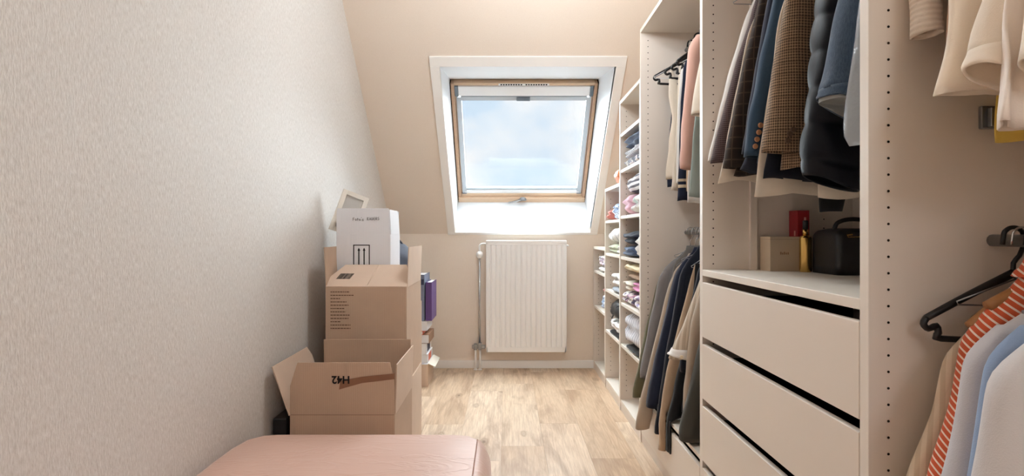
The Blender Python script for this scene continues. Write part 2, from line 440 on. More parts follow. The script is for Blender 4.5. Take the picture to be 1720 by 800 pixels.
mk('rail_foot', FB(WX0+fw+.012, WX0+fw+.052, .082, .09, -.002, .03), GREYPL, win); mk('rail_foot', FB(WX1-fw-.052, WX1-fw-.012, .082, .09, -.002, .03), GREYPL, win)
mk('blind_cassette', FB(WX0+fw+.03, WX1-fw-.03, FL-.112, FL-.026, -.012, .03), WHITE, win, bevel=.008)
mk('cassette_end_cap', FB(WX0+fw+.004, WX0+fw+.032, FL-.115, FL-.024, -.015, .03), GREYPL, win, bevel=.005)
mk('cassette_end_cap', FB(WX1-fw-.032, WX1-fw-.004, FL-.115, FL-.024, -.015, .03), GREYPL, win, bevel=.005)
mk('pull_bar', FB(WX0+fw+.046, WX1-fw-.046, FL-.158, FL-.122, .0, .025), RAILG, win, bevel=.003)
mk('pull_bar_shadow_gap', FB(WX0+fw+.05, WX1-fw-.05, FL-.1215, FL-.1125, .005, .02), GREYPL, win)
mk('pull_grip', FB(.085, .195, FL-.156, FL-.124, -.012, .01), GREYPL, win, bevel=.003)
bm = bmesh.new()
for s in range(2):
    for j in range(9): fbox(bm, -.045+s*.2+j*.02, -.045+s*.2+j*.02+.014, FL-.018, FL-.008, -.0085, -.006)
put(mk('vent_slots', bm, DARK, win), kind='stuff')
mk('vent_plate', FB(-.06, .345, FL-.0215, FL-.004, -.0075, .0), WHITE, win)
mk('glass_pane', FB(WX0+fw+.03, WX1-fw-.03, .13, FL-.13, .034, .040), GLASS, win)
h = mk('window_handle', lathe(bmesh.new(), FP(.155, .045, -.04), [(.032, -.012), (.036, 0), (.026, .016), (.012, .022)], 20), STEEL, win, smooth=True)
mk('handle_lever', T([FP(.15, .055, -.05), FP(.09, .04, -.062), FP(.02, .022, -.062)], lambda t: .012-.005*t, 8, 4), CHROME, h, smooth=True)
# ------------------------------------------------------------------ globes of the added fill lamps, out of view
GLOW = m_emit('fill_lamp_glow', (255, 246, 236), 1.5)
for (lx_, ly_, lz_, le_), lab_ in zip(FILL_LAMPS, ('added globe fill lamp, unseen above the middle of the room', 'added globe fill lamp, unseen at the room end behind the viewer')):
    lamp = empty('fill_lamp', (lx_, ly_, ZC), lab_, 'lamp', 'added fill lamps')
    mk('fill_lamp_rose', lathe(bmesh.new(), (lx_, ly_, ZC-.03), [(.04, 0), (.055, .02), (.055, .029)], 24), WHITE, lamp, smooth=True)
    mk('fill_lamp_stem', T([(lx_, ly_, ZC-.03), (lx_, ly_, lz_+.11)], .008, 10), WHITE, lamp, smooth=True)
    mk('fill_lamp_globe', lathe(bmesh.new(), (lx_, ly_, lz_), [(max(.004, .115*math.sin(PI*j/14)), -.115*math.cos(PI*j/14)) for j in range(15)], 28), GLOW, lamp, smooth=True)

# ------------------------------------------------------------------ radiator
rad = empty('radiator', (.174, 4.85, .159), 'white ribbed panel radiator under the roof window', 'radiator')
rx0, rx1, rz0, rz1, ry = -.168, .516, .159, 1.119, 4.795
bm = bmesh.new(); nx, nz = 15*10, 26; grid = []
for j in range(nz+1):
    row = []; t = j/nz
    z = rz0+.045+(rz1-rz0-.085)*t
    for i_ in range(nx+1):
        xx = rx0+.012+(rx1-rx0-.024)*i_/nx; ph = (i_/nx*15) % 1.0
        gcos = max(0, 1-abs(ph-.5)/.26); gcos = gcos*gcos*(3-2*gcos)
        fade = min(1, min(t, 1-t)/.045); row.append(bm.verts.new((xx, ry+.016*gcos*fade, z)))
    grid.append(row)
for a, b in zip(grid, grid[1:]):
    for i_ in range(nx): bm.faces.new([a[i_], a[i_+1], b[i_+1], b[i_]])
mk('front_panel', bm, RAD, rad, smooth=True, recalc=False)
mk('panel_rim', B((rx0, rx1, ry, ry+.03, rz0, rz0+.0455), (rx0, rx1, ry, ry+.03, rz1-.0405, rz1-.02), (rx0, rx0+.0125, ry, ry+.03, rz0, rz1-.02), (rx1-.0125, rx1, ry, ry+.03, rz0, rz1-.02)), RAD, rad, bevel=.003)
mk('top_grille', B(rx0-.004, rx1+.004, ry-.004, ry+.075, rz1-.022, rz1), RAD, rad, bevel=.004)
mk('side_cover', B(rx0-.004, rx0+.004, ry+.003, ry+.07, rz0+.01, rz1-.02), RAD, rad); mk('side_cover', B(rx1-.004, rx1+.004, ry+.003, ry+.07, rz0+.01, rz1-.02), RAD, rad)
mk('rear_panel', B(rx0, rx1, ry+.06, ry+.07, rz0, rz1-.022), RAD, rad)
mk('wall_bracket', B(rx0+.1, rx0+.14, ry+.07, YB, rz0+.1, rz1-.1), RAD, rad); mk('wall_bracket', B(rx1-.14, rx1-.1, ry+.07, YB, rz0+.1, rz1-.1), RAD, rad)
mk('vent_plug', lathe(bmesh.new(), (rx1+.004, ry+.035, rz1-.045), [(.009, 0), (.009, .014), (.004, .022)], 10, 'x'), RAD, rad, smooth=True)
vx = -.228
vp = mk('supply_pipe', T([(rx0, ry+.035, rz1-.03), (vx+.02, ry+.035, rz1-.03), (vx, ry+.035, rz1-.05), (vx, ry+.035, rz1-.10)], .008, 8, 3), RAD, rad, smooth=True)
mk('thermostat_knob', lathe(bmesh.new(), (vx, ry+.035, rz1-.125), [(.010, -.03), (.022, -.024), (.029, 0), (.026, .02), (.012, .03)], 20), RAD, rad, smooth=True)
mk('riser_pipe', T([(vx, ry+.035, rz1-.15), (vx, ry+.035, .20)], .0095, 10), CHROME, rad, smooth=True)
mk('valve_block', B((vx-.065, vx+.05, ry+.02, ry+.05, .185, .215), (vx-.05, vx-.02, ry+.012, ry+.058, .175, .225), (vx-.012, vx+.018, ry+.012, ry+.058, .175, .235)), STEEL, rad, bevel=.004)
mk('floor_pipe', T([(vx-.035, ry+.035, .19), (vx-.035, ry+.035, 0)], .009, 10), RAD, rad, smooth=True)
mk('floor_pipe', T([(vx+.004, ry+.035, .19), (vx+.004, ry+.035, 0)], .009, 10), RAD, rad, smooth=True)
for dx in (-.035, .004): mk('pipe_collar', lathe(bmesh.new(), (vx+dx, ry+.035, 0), [(.018, 0), (.018, .006), (.011, .012)], 16), RAD, rad, smooth=True)

# ------------------------------------------------------------------ wardrobe units
XF, XBK, PT = .76, 1.345, .014
def unit(name, y0, y1, zt, label, shelves=(), top=True, bottom=True, holes=True, shelf_mat=SHELF):
    r = empty(name, ((XF+XBK)/2, (y0+y1)/2, 0), label, 'wardrobe')
    for ya in (y0, y1-PT):
        p = mk('side_panel', B(XF+.002, XBK, ya, ya+PT, 0, zt), WARD, r)
        mk('edge_band', B(XF, XF+.0022, ya, ya+PT, 0, zt), WEDGE, p)
        if holes and ya == y1-PT:
            bm = bmesh.new()
            for xh in (XF+.042, XBK-.115):
                z = .13
                while z < zt-.05:
                    lathe(bm, (xh, ya-.0006, z), [(.0028, 0), (.0028, .0006)], 8, 'y'); z += .0345
            put(mk('peg_holes', bm, HOLE, p), kind='stuff')
    mk('back_panel', B(XBK-.004, XBK, y0+PT, y1-PT, .06, zt), WARD, r)
    def board(nm, z1, th=.020, x0=XF+.004):
        b = mk(nm, B(x0, XBK-.004, y0+PT, y1-PT, z1-th, z1), shelf_mat, r, bevel=.001)
    if top: board('top_panel', zt, .022, XF)
    if bottom: board('bottom_panel', .072); mk('plinth', B(XF+.006, XF+.02, y0+PT, y1-PT, 0, .052), WARD, r)
    for z in shelves: board('shelf', z)
    return r
UA = unit('wardrobe_unit', .16, 1.188, 2.34, 'nearest wardrobe unit, shirts hanging from its two rails')
UB = unit('wardrobe_unit', 1.188, 2.180, 2.34, 'wardrobe unit with wide beige drawers below an open shelf', bottom=False)
UC = unit('wardrobe_unit', 2.180, 3.176, 2.335, 'wardrobe unit with two clothes rails and one low drawer')
UD = unit('shelf_unit', 3.176, 3.744, 2.061, 'tallest of the three stepped shelf units, beside the hanging clothes', (1.839, 1.60, 1.295, 1.027, .72, .446))
UE = unit('shelf_unit', 3.744, 4.304, 1.518, 'middle of the three stepped shelf units, rising to the sill height', (1.276, 1.03, .756, .445))
UF = unit('shelf_unit', 4.304, 4.866, 1.066, 'lowest stepped shelf unit, standing against the back wall', (.86, .558))
for u in (UD, UE, UF): u['category'] = 'shelf unit'
RX = 1.02
def rail(u, y0, y1, z):
    mk('clothes_rail', T([(RX, y0, z), (RX, y1, z)], .0125, 12), STEEL, u, smooth=True)
for u, y0, y1 in ((UA, .174, 1.174), (UB, 1.202, 2.166), (UC, 2.194, 3.162)):
    rail(u, y0, y1, 2.215)
rail(UA, .174, 1.174, 1.165); rail(UC, 2.194, 3.162, 1.185)
mk('rail_bracket', B((.99, 1.022, 1.164, 1.174, 1.398, 1.445), (1.0, 1.008, 1.152, 1.164, 1.40, 1.44)), STEEL, UA, bevel=.002)
# open shelf and drawers of the middle unit
mk('shelf', B(XF, XBK-.004, 1.202, 2.166, 1.0154, 1.0394), SHELF, UB, bevel=.0015)
mk('upright_batten', B(.940, .966, 2.150, 2.166, 1.0394, 2.318), WARD, UB, bevel=.001)
def drawer(u, y0, y1, z0, z1, bowed=False):
    d = mk('drawer', B(XF-.001, XF+.017, y0, y1, z0, z1), DRAWER, u, bevel=.0015)
    mk('drawer_box', B((XF+.017, XBK-.02, y0+.015, y0+.027, z0+.01, z1-.05), (XF+.017, XBK-.02, y1-.027, y1-.015, z0+.01, z1-.05), (XF+.017, XBK-.02, y0+.015, y1-.015, z0+.004, z0+.01)), DARK, d)  # boxes coloured near black to stand for the shade inside the drawer gaps
for z0, z1 in ((.779, .990), (.541, .751), (.302, .512), (.064, .273)):
    drawer(UB, 1.2045, 2.1635, z0, z1)
mk('plinth', B(XF+.006, XF+.02, 1.202, 2.166, 0, .058), WARD, UB)
drawer(UC, 2.1965, 3.1595, .074, .262)
mk('shelf', B(XF+.004, XBK-.004, 2.194, 3.162, .288, .304), SHELF, UC, bevel=.001)

# ------------------------------------------------------------------ bed
bed = empty('bed', (-.525, 1.0, 0), 'single bed with satin dusty-pink fitted sheet along left wall', 'bed')
def softbox(x0, x1, y0, y1, z0, z1, r, nx=28, ny=40, sag=.006, power=5):
    bm = bmesh.new(); cx, cy = (x0+x1)/2, (y0+y1)/2; rows = []
    prof = [(0, 1.0)]
    lv = [(z0, 0.0, 0), (z0+.03, 0, 0), (z1-r*1.5, 0.0, 0)]
    for a in range(1, 9):
        t = a/8*PI/2; lv.append((z1-r*1.5+math.sin(t)*r*1.5, r*(1-math.cos(t)), 0))
    rings = []; n = 96
    for z, ins, _ in lv:
        ring = []
        for k in range(n):
            an = 2*PI*k/n; c, s = math.cos(an), math.sin(an)
            q = (abs(c)**14+abs(s)**14)**(-1/14)
            ring.append(bm.verts.new((cx+((x1-x0)/2-ins)*c*q, cy+((y1-y0)/2-ins)*s*q, z)))
        rings.append(ring)
    for s_ in (.8, .55, .3, .1):
        ring = []
        for v in rings[len(lv)-1]:
            xx = cx+(v.co.x-cx)*s_; yy = cy+(v.co.y-cy)*s_
            ring.append(bm.verts.new((xx, yy, z1+.004-sag*noise.noise(Vector((xx*4, yy*3, 0))))))
        rings.append(ring)
    for A, D in zip(rings, rings[1:]):
        for k in range(n): bm.faces.new([A[k], A[(k+1) % n], D[(k+1) % n], D[k]])
    bm.faces.new(rings[0][::-1]); bm.faces.new(rings[-1]); return bm
mk('bed_base', B(-.985, -.07, .04, 2.10, .06, .17), paint('bed_base_fabric', (120, 104, 96), .9, .2), bed, bevel=.01)
for lx in (-.95, -.1):
    for ly in (.1, 2.03): mk('leg', lathe(bmesh.new(), (lx, ly, 0), [(.02, 0), (.028, .06)], 14), BLACKP, bed)
mk('mattress', softbox(-.997, -.048, .03, 2.125, .17, .432, .055), SHEET, bed, smooth=True)
pts = []
for a in range(0, 25):
    yy = .2+1.82*a/24; pts.append((-.103, yy, .4345))
mk('sheet_seam', T(pts, .0022, 6), paint('seam_pink', (184, 142, 126), .7, .2), bed, smooth=True)

# ------------------------------------------------------------------ cardboard boxes
def carton_body(x0, x1, y0, y1, z0, z1, mat, parent, t=.005):
    return mk('body', B((x0, x1, y0, y0+t, z0, z1), (x0, x1, y1-t, y1, z0, z1), (x0, x0+t, y0+t, y1-t, z0, z1), (x1-t, x1, y0+t, y1-t, z0, z1), (x0+t, x1-t, y0+t, y1-t, z0, z0+t)), mat, parent, bevel=.0008)
def flap(p0, p1, up, length, mat, parent, ta=0, tb=0, t=.005, cut=.5, name='flap', wav=0):
    p0, p1, up = Vector(p0), Vector(p1), Vector(up).normalized(); a = (p1-p0); L = a.length; a.normalize()
    nrm = a.cross(up).normalized()
    c = length*cut
    poly = [p0, p1, p1+up*c, p1-a*tb+up*length, p0+a*ta+up*length, p0+up*c]
    return mk(name, prism(bmesh.new(), poly, nrm*t), mat, parent, bevel=.0006)
# front box, standing behind the bed
fx0, fx1, fy0, fy1, fz = -.90, -.464, 2.33, 2.76, .424
cb = empty('cardboard_box', ((fx0+fx1)/2, (fy0+fy1)/2, 0), 'open brown cardboard box with raised flaps, right behind the bed', 'box')
carton_body(fx0, fx1, fy0, fy1, 0, fz, CARD, cb)
f1 = flap((fx0, fy0+.004, fz), (fx1, fy0+.004, fz), (0, .02, 1), .216, CARD, cb, .03, .02, cut=.55)
flap((fx0+.005, fy1-.002, fz), (fx1-.004, fy1-.002, fz), (0, -.03, 1), .235, CARD, cb, .0, .0)
flap((fx0+.003, fy1-.01, fz), (fx0+.003, fy0-.01, fz), (-.34, -.02, 1), .215, CARDL, cb, .03, .0, cut=.8)
f4 = flap((fx1-.002, fy0+.01, fz), (fx1-.002, fy1-.01, fz), (.02, .06, 1), .205, CARDL, cb, .0, .0, cut=.8)
mk('tape', prism(bmesh.new(), [(fx1+.0055, fy0+.03, fz+.165), (fx1+.0055, fy1-.02, fz+.175), (fx1+.0055, fy1-.01, fz+.202), (fx1+.0055, fy0+.03, fz+.200)], (.0008, 0, 0)), TAPEW, f4)
mk('crease', B(fx0+.002, fx1-.002, fy0-.0006, fy0+.001, fz-.0012, fz+.0012), INKB, cb)
def fpt(x, z): return Vector((x, fy0-.0025+(z-fz)*.02, z))
mk('packing_tape', prism(bmesh.new(), [fpt(-.695, fz+.105), fpt(-.69, fz+.142), fpt(-.60, fz+.158), fpt(fx1+.0, fz+.172), fpt(fx1+.0, fz+.148), fpt(-.60, fz+.132)], (0, -.0008, 0)), TAPE, f1)
def text_mesh(txt, size):
    cu = bpy.data.curves.new('t', 'FONT'); cu.body = txt; cu.size = size; cu.extrude = .0003; cu.offset = .0012; cu.align_x = 'CENTER'; cu.align_y = 'CENTER'
    o = bpy.data.objects.new('t', cu); C.objects.link(o); dg = bpy.context.evaluated_depsgraph_get()
    me = bpy.data.meshes.new_from_object(o.evaluated_get(dg)); bm = bmesh.new(); bm.from_mesh(me)
    bpy.data.objects.remove(o); bpy.data.curves.remove(cu); bpy.data.meshes.remove(me); return bm
bm = text_mesh('H42', .044)
M = Matrix.Translation(fpt(-.688, fz+.147)+Vector((0, -.0012, 0))) @ Matrix.Rotation(PI/2, 4, 'X') @ Matrix.Rotation(PI, 4, 'Z')
bm.transform(M); mk('printed_code', bm, INK, f1)
# tall box on a hidden lower box
tx0, tx1, ty0, ty1 = -.90, -.496, 2.79, 3.26
lb = empty('cardboard_box', ((tx0+tx1)/2, (ty0+ty1)/2, 0), 'closed brown cardboard box on the floor under the printed box', 'box')
carton_body(tx0-.005, tx1+.003, ty0, ty1, 0, .425, CARDL, lb)
mk('flap', B(tx0, tx1, ty0+.001, (ty0+ty1)/2-.001, .425, .4295), CARDL, lb); mk('flap', B(tx0, tx1, (ty0+ty1)/2+.001, ty1-.001, .425, .4295), CARDL, lb)
tb_ = empty('cardboard_box', ((tx0+tx1)/2, (ty0+ty1)/2, .43), 'brown cardboard box with barcode and printed lines, carrying the white box', 'box')
bd = carton_body(tx0, tx1, ty0, ty1, .43, .91, CARD, tb_)
wy0 = 2.985
ang = Vector((0, wy0-.012-ty0, .105))
f2 = flap((tx0, ty0+.005, .91), (tx1, ty0+.005, .91), ang, .20, CARDL, tb_, .05, .03, cut=.45)
flap((tx0+.003, ty1-.01, .91), (tx0+.003, ty0+.01, .91), (-.05, 0, 1), .20, CARD, tb_, .02, 0, cut=.8)
flap((tx1-.003, ty0+.02, .91), (tx1-.003, ty1-.02, .91), (.03, .05, 1), .20, CARDL, tb_, .0, .0)
mk('flap', B(tx0+.006, tx1-.006, wy0-.03, ty1-.006, .912, .917), CARD, tb_)
bm = bmesh.new(); z = .885; lens = [.095, .115, .05, .08, .09, .07, .075, .095, .09, .05, .1, .1]; rr = random.Random(3)
for i_, L in enumerate(lens):
    x = tx0+.025; e = x+L
    while x < e:
        w = rr.uniform(.006, .014); box(bm, x, min(e, x+w), ty0-.0009, ty0+.001, z, z+.0042); x += w+.0025
    z -= .0165
put(mk('printed_lines', bm, INKB, bd), kind='stuff')
# barcode on the sloping flap
a_ = Vector((1, 0, 0)); up_ = ang.normalized(); nn = a_.cross(up_).normalized()
bm = bmesh.new(); x = .035; rr = random.Random(5)
o0 = Vector((tx0, ty0+.005, .91))
while x < .105:
    w = rr.choice((.0012, .002, .0032))
    p = [o0+a_*x+up_*.065, o0+a_*(x+w)+up_*.065, o0+a_*(x+w+.012)+up_*.115, o0+a_*(x+.012)+up_*.115]
    prism(bm, [q-nn*.0004 for q in p], nn*-.0006); prism(bm, [q+nn*.0052 for q in p], nn*.0006); x += w+rr.choice((.0012, .0018))
mk('barcode', bm, INK, f2)
mk('flap_fold', T([o0+a_*.205+up_*.01+nn*.005, o0+a_*.225+up_*.19+nn*.005], .0025, 6), CARDL, f2, smooth=True)
# white box
wx0, wx1, wy1, wz0, wz1 = -.905, -.617, 3.25, .918, 1.174
wb = empty('white_box', ((wx0+wx1)/2, (wy0+wy1)/2, wz0), 'white cardboard box with black arrows and handwriting, top of the stack', 'box')
wbd = carton_body(wx0, wx1, wy0, wy1, wz0, wz1, CARDW, wb, .004)
wf = flap((wx0, wy0+.004, wz1), (wx1-.006, wy0+.004, wz1), (0, .02, 1), .139, CARDW, wb, .004, .004, .004, cut=.9)
flap((wx1-.003, wy0+.012, wz1), (wx1-.003, wy1-.01, wz1), (-.05, .0, 1), .133, CARDW, wb, .0, .03, .004, cut=.7)
flap((wx0+.01, wy1-.001, wz1), (wx1-.01, wy1-.001, wz1), (0, .2, 1), .135, CARDW, wb, 0, 0, .004)
flap((wx0+.002, wy1-.01, wz1), (wx0+.002, wy0+.01, wz1), (.03, 0, 1), .125, CARDW, wb, 0, 0, .004)
bm = bmesh.new(); yy = wy0-.0008
ax0, ax1, az1, az0 = wx0+.090, wx0+.178, wz1-.055, wz0+.03
for q in ((ax0, ax0+.005, az0, az1), (ax1-.005, ax1, az0, az1), (ax0, ax1, az1-.005, az1)): box(bm, q[0], q[1], yy, wy0+.001, q[2], q[3])
for xc in (ax0+.030, ax0+.058):
    box(bm, xc-.003, xc+.003, yy, wy0+.001, az0, az1-.028)
    prism(bm, [(xc-.0075, yy, az1-.032), (xc+.0075, yy, az1-.032), (xc, yy, az1-.016)], (0, .001, 0))
mk('arrow_print', bm, INK, wbd)
# handwriting in thin pen strokes
LET = {'F': [[(0,0),(0,1)],[(0,1),(.6,1)],[(0,.55),(.5,.55)]], 'o': [[(.25,0),(.02,.2),(.05,.5),(.3,.58),(.5,.35),(.42,.08),(.25,0)]],
 't': [[(.2,0),(.18,.95)],[(0,.6),(.45,.62)]], "'": [[(.1,.8),(.14,1.05)]], 's': [[(.45,.62),(.1,.58),(.08,.36),(.42,.28),(.36,.02),(0,.04)]],
 'K': [[(0,0),(.03,1)],[(.55,.95),(.05,.5),(.6,0)]], 'A': [[(0,0),(.3,.95),(.6,0)],[(.12,.38),(.5,.38)]], 'D': [[(0,0),(0,.9),(.4,.75),(.52,.4),(.3,.05),(0,0)]],
 'E': [[(.5,.95),(0,.92),(0,.02),(.5,0)],[(0,.5),(.4,.5)]], 'R': [[(0,0),(0,.95),(.45,.85),(.4,.55),(0,.48),(.5,0)]], 'S': [[(.5,.9),(.1,.88),(.06,.58),(.45,.4),(.4,.05),(0,.06)]]}
bm = bmesh.new(); x = wx0+.088; sc = .0165
for ch, dz in zip("Foto's KADERS", [0,.001,0,.001,.002,0,0,.003,.004,.004,.004,.005,.005]):
    if ch == ' ': x += .016; continue
    wdt = max(p[0] for st in LET[ch] for p in st)
    for st in LET[ch]:
        pts = [Vector((x+p[0]*sc*.8, wy0-.0012, wz1+.072+dz+p[1]*sc)) for p in st]
        tube(bm, pts, .0009, 5)
    x += wdt*sc*.8+.0042
bm.transform(Matrix.Translation((0, .0018, 0)))
mk('handwriting', bm, INK, wf)
# picture frame standing in the white box
pf = empty('picture_frame', (-.86, 3.12, 1.18), 'small white wooden picture frame sticking out of the white box', 'picture frame')
PM = Matrix.Translation((-.905, 3.13, 1.43)) @ Matrix.Rotation(math.radians(28), 4, 'Z') @ Matrix.Rotation(math.radians(20), 4, 'Y')
def pbox(*q):
    bm = bmesh.new()
    for a in q: box(bm, *a, PM)
    return bm
FRW = paint('frame_white_wood', (232, 224, 212), .5, .3)
FW, FH = .15, .24
for q in ((0, .025, 0, .022, -FH, 0), (FW-.025, FW, 0, .022, -FH, 0), (.025, FW-.025, 0, .022, -.025, 0), (.025, FW-.025, 0, .022, -FH, -FH+.025)): mk('frame_bar', pbox(q), FRW, pf, bevel=.001)
mk('mount_board', pbox((.02, FW-.02, .012, .018, -FH+.02, -.02)), paint('mount_grey', (196, 190, 182), .6, .3), pf)
# things leaning in the gap and behind the boxes
put(mk('portfolio_case', B(-.985, -.925, 2.36, 2.72, 0, .40), BLACKF, bevel=.008), 'black flat case standing between open brown box and left wall', 'case')
def lump(c, r, seed, n=18, m=12, amp=.12):
    bm = bmesh.new(); rings = []
    for j in range(m+1):
        th = PI*j/m; ring = []
        for k in range(n):
            a = 2*PI*k/n; d = Vector((math.sin(th)*math.cos(a), math.sin(th)*math.sin(a), math.cos(th)))
            f = 1+amp*noise.noise(d*2+Vector((seed, 0, 0)))
            ring.append(bm.verts.new(Vector(c)+Vector((d.x*r[0]*f, d.y*r[1]*f, max(d.z*r[2]*f, -r[2])))))
        rings.append(ring)
    for A, D in zip(rings, rings[1:]):
        for k in range(n): bm.faces.new([A[k], A[(k+1) % n], D[(k+1) % n], D[k]])
    bmesh.ops.remove_doubles(bm, verts=bm.verts, dist=1e-5); return bm
lb2 = empty('storage_box', (-.72, 3.55, 0), 'plain brown carton behind the box stack, mostly hidden', 'box')
carton_body(-.93, -.57, 3.32, 3.78, 0, .72, CARD, lb2); mk('lid', B(-.93, -.57, 3.32, 3.78, .72, .725), CARD, lb2)
sbg = empty('soft_bag', (-.72, 3.55, .725), 'dark blue-grey soft bag peeking over the box flaps', 'bag')
mk('bag_body', lump((-.73, 3.55, .925), (.17, .19, .20), 3), cloth('bag_bluegrey', (84, 90, 104)), sbg, smooth=True)
mk('bag_handle', T([(-.80, 3.55, 1.11), (-.78, 3.55, 1.15), (-.70, 3.55, 1.15), (-.66, 3.55, 1.11)], .008, 8, 4), cloth('bag_strap', (60, 64, 76)), sbg, smooth=True)
# low box with white lid, books and binders against the left wall near the window
by0, by1 = 4.30, 4.62
lc = empty('low_carton', (-.72, 4.46, 0), 'low cardboard carton with hanging white lid by the back baseboard', 'box')
carton_body(-.95, -.600, by0, by1, 0, .17, CARDL, lc); mk('top_sheet', B(-.95, -.600, by0, by1, .17, .174), WHITEB, lc)
mk('lid_flap', prism(bmesh.new(), [(-.598, by0, .176), (-.598, by1, .176), (-.545, by1, .150), (-.545, by0, .150)], (.001, 0, .004)), paint('cream_lid', (226, 220, 206), .6, .3), lc)
def book(name, label, x0, x1, y0, y1, z0, z1, m, spine=None, cat='book', page=True):
    r = empty(name, ((x0+x1)/2, (y0+y1)/2, z0), label, cat)
    if x1-x0 < z1-z0:   # upright
        t = .003
        mk('cover', B((x0, x0+t, y0, y1, z0, z1), (x1-t, x1, y0, y1, z0, z1), (x0+t, x1-t, y0, y0+t, z0, z1)), m, r)
        mk('pages', B(x0+t, x1-t, y0+t, y1-.004, z0+.003, z1-.006), WHITEB, r)
        if spine: mk('spine_label', B(x0+.006, x1-.004, y0-.0008, y0+.001, z1-(z1-z0)*.22, z1-(z1-z0)*.1), spine, r)
    else:
        t = .003
        mk('cover', B((x0, x1, y0, y1, z0, z0+t), (x0, x1, y0, y1, z1-t, z1), (x1-t, x1, y0, y1, z0+t, z1-t)), m, r)
        mk('pages', B(x0+.004, x1-t, y0+.004, y1-.004, z0+t, z1-t), WHITEB, r)
        if spine: mk('spine_label', B(x1-.001, x1+.0008, y0+.05, y1-.08, z0+.006, z1-.006), spine, r)
    return r
book('game_box', 'flat white box with red mark lying on the low carton', -.93, -.605, 4.32, 4.6, .176, .245, WHITEB, ORANGEB, 'box')
book('game_box', 'flat white box, second one up in the book pile', -.93, -.615, 4.32, 4.6, .246, .325, WHITEB, NAVYB, 'box')
book('large_book', 'thick brown book lying in the pile near the radiator', -.92, -.595, 4.33, 4.62, .326, .395, BROWNB)
book('large_book', 'orange-red book lying in the pile near the radiator', -.92, -.64, 4.31, 4.6, .396, .425, ORANGEB)
book('large_book', 'white book lying directly under the standing binders', -.92, -.61, 4.32, 4.62, .426, .50, WHITEB)
book('ring_binder', 'purple ring binder standing at the outer edge of the pile', -.622, -.575, 4.33, 4.62, .502, .80, PURPLE, None, 'binder')
book('ring_binder', 'blue-grey ring binder with navy label, tallest in the pile', -.70, -.630, 4.32, 4.62, .502, .86, BLUEG, NAVYB, 'binder')
book('folder', 'narrow pale yellow folder standing beside the blue-grey binder', -.728, -.706, 4.30, 4.6, .502, .77, YELLOWB, None, 'folder')
book('ring_binder', 'navy ring binder standing against the left wall pile', -.80, -.735, 4.32, 4.62, .502, .81, NAVYB, WHITEB, 'binder')

# ------------------------------------------------------------------ cloth shapes
def interp(prof, n):
    zs = [p[0] for p in prof]; out = []
    for i_ in range(n+1):
        z = zs[0]+(zs[-1]-zs[0])*i_/n
        for a, b in zip(prof, prof[1:]):
            if a[0] >= z-1e-9 >= b[0]-1e-9 or b is prof[-1]:
                if z < b[0]-1e-9 and b is not prof[-1]: continue
                t = 0 if a[0] == b[0] else min(1, max(0, (a[0]-z)/(a[0]-b[0])))
                out.append([z]+[a[j]+(b[j]-a[j])*t for j in range(1, len(a))]); break
    for _ in range(2):
        out = [out[0]]+[[out[i_][0]]+[(out[i_-1][j]+2*out[i_][j]+out[i_+1][j])/4 for j in range(1, len(out[0]))] for i_ in range(1, n)]+[out[-1]]
    return out
def drape(prof, Y, seed, fold=.012, kf=3.0, n=40, m=30, power=2.6, puff=0, pitch=.1, clamp=None, lean=0.0, hem=.006, ylim=None, tilt=0.0):
    """hanging cloth: prof rows are (z, x_front, x_back, half_thickness) from the top down"""
    rows = interp(prof, m); bm = bmesh.new(); rings = []; zt, zb = rows[0][0], rows[-1][0]; rs = random.Random(seed); ph = rs.uniform(0, 6); ph2 = rs.uniform(0, 6)
    for i_, (z, xf, xb, th) in enumerate(rows):
        s = (zt-z)/(zt-zb); cx, a = (xf+xb)/2, (xb-xf)/2; ring = []
        pf_ = 1.0
        if puff: pf_ = 1-puff+puff*abs(math.sin(PI*(zt-z)/pitch))**.4
        for k in range(n):
            an = 2*PI*k/n; c, sn = math.cos(an), math.sin(an)
            x = cx+a*math.copysign(abs(c)**(2/power), c)*(1 if not puff else (.86+.14*pf_)); y = th*pf_*math.copysign(abs(sn)**(2/power), sn)
            amp = fold*(.25+.75*s)
            y += amp*math.sin(kf*2*PI*(x-.7)/.45+ph+1.2*s)+.5*amp*math.sin(kf*4.4*PI*(x-.7)/.45+ph2-2*s)
            y += .006*noise.noise(Vector((x*9, z*7, seed)))
            x += .006*noise.noise(Vector((z*8, y*20, seed+9)))*(.3+s)
            zz = z
            if i_ >= m-1: zz += hem*math.sin(kf*9*(x-.7)+ph)+hem*.6*noise.noise(Vector((x*15, y*30, seed)))
            zz += tilt*(x-cx)*(s**2)
            yy = Y+y+lean*s
            if ylim: yy = min(max(yy, ylim[0]), ylim[1])
            if clamp and z < clamp[0]: x = min(x, clamp[1]-.0015*(1+math.sin(k)))
            ring.append(bm.verts.new((x, yy, zz)))
        rings.append(ring)
    for A, D in zip(rings, rings[1:]):
        for k in range(n): bm.faces.new([A[k], A[(k+1) % n], D[(k+1) % n], D[k]])
    bm.faces.new(rings[0][::-1]); return bm
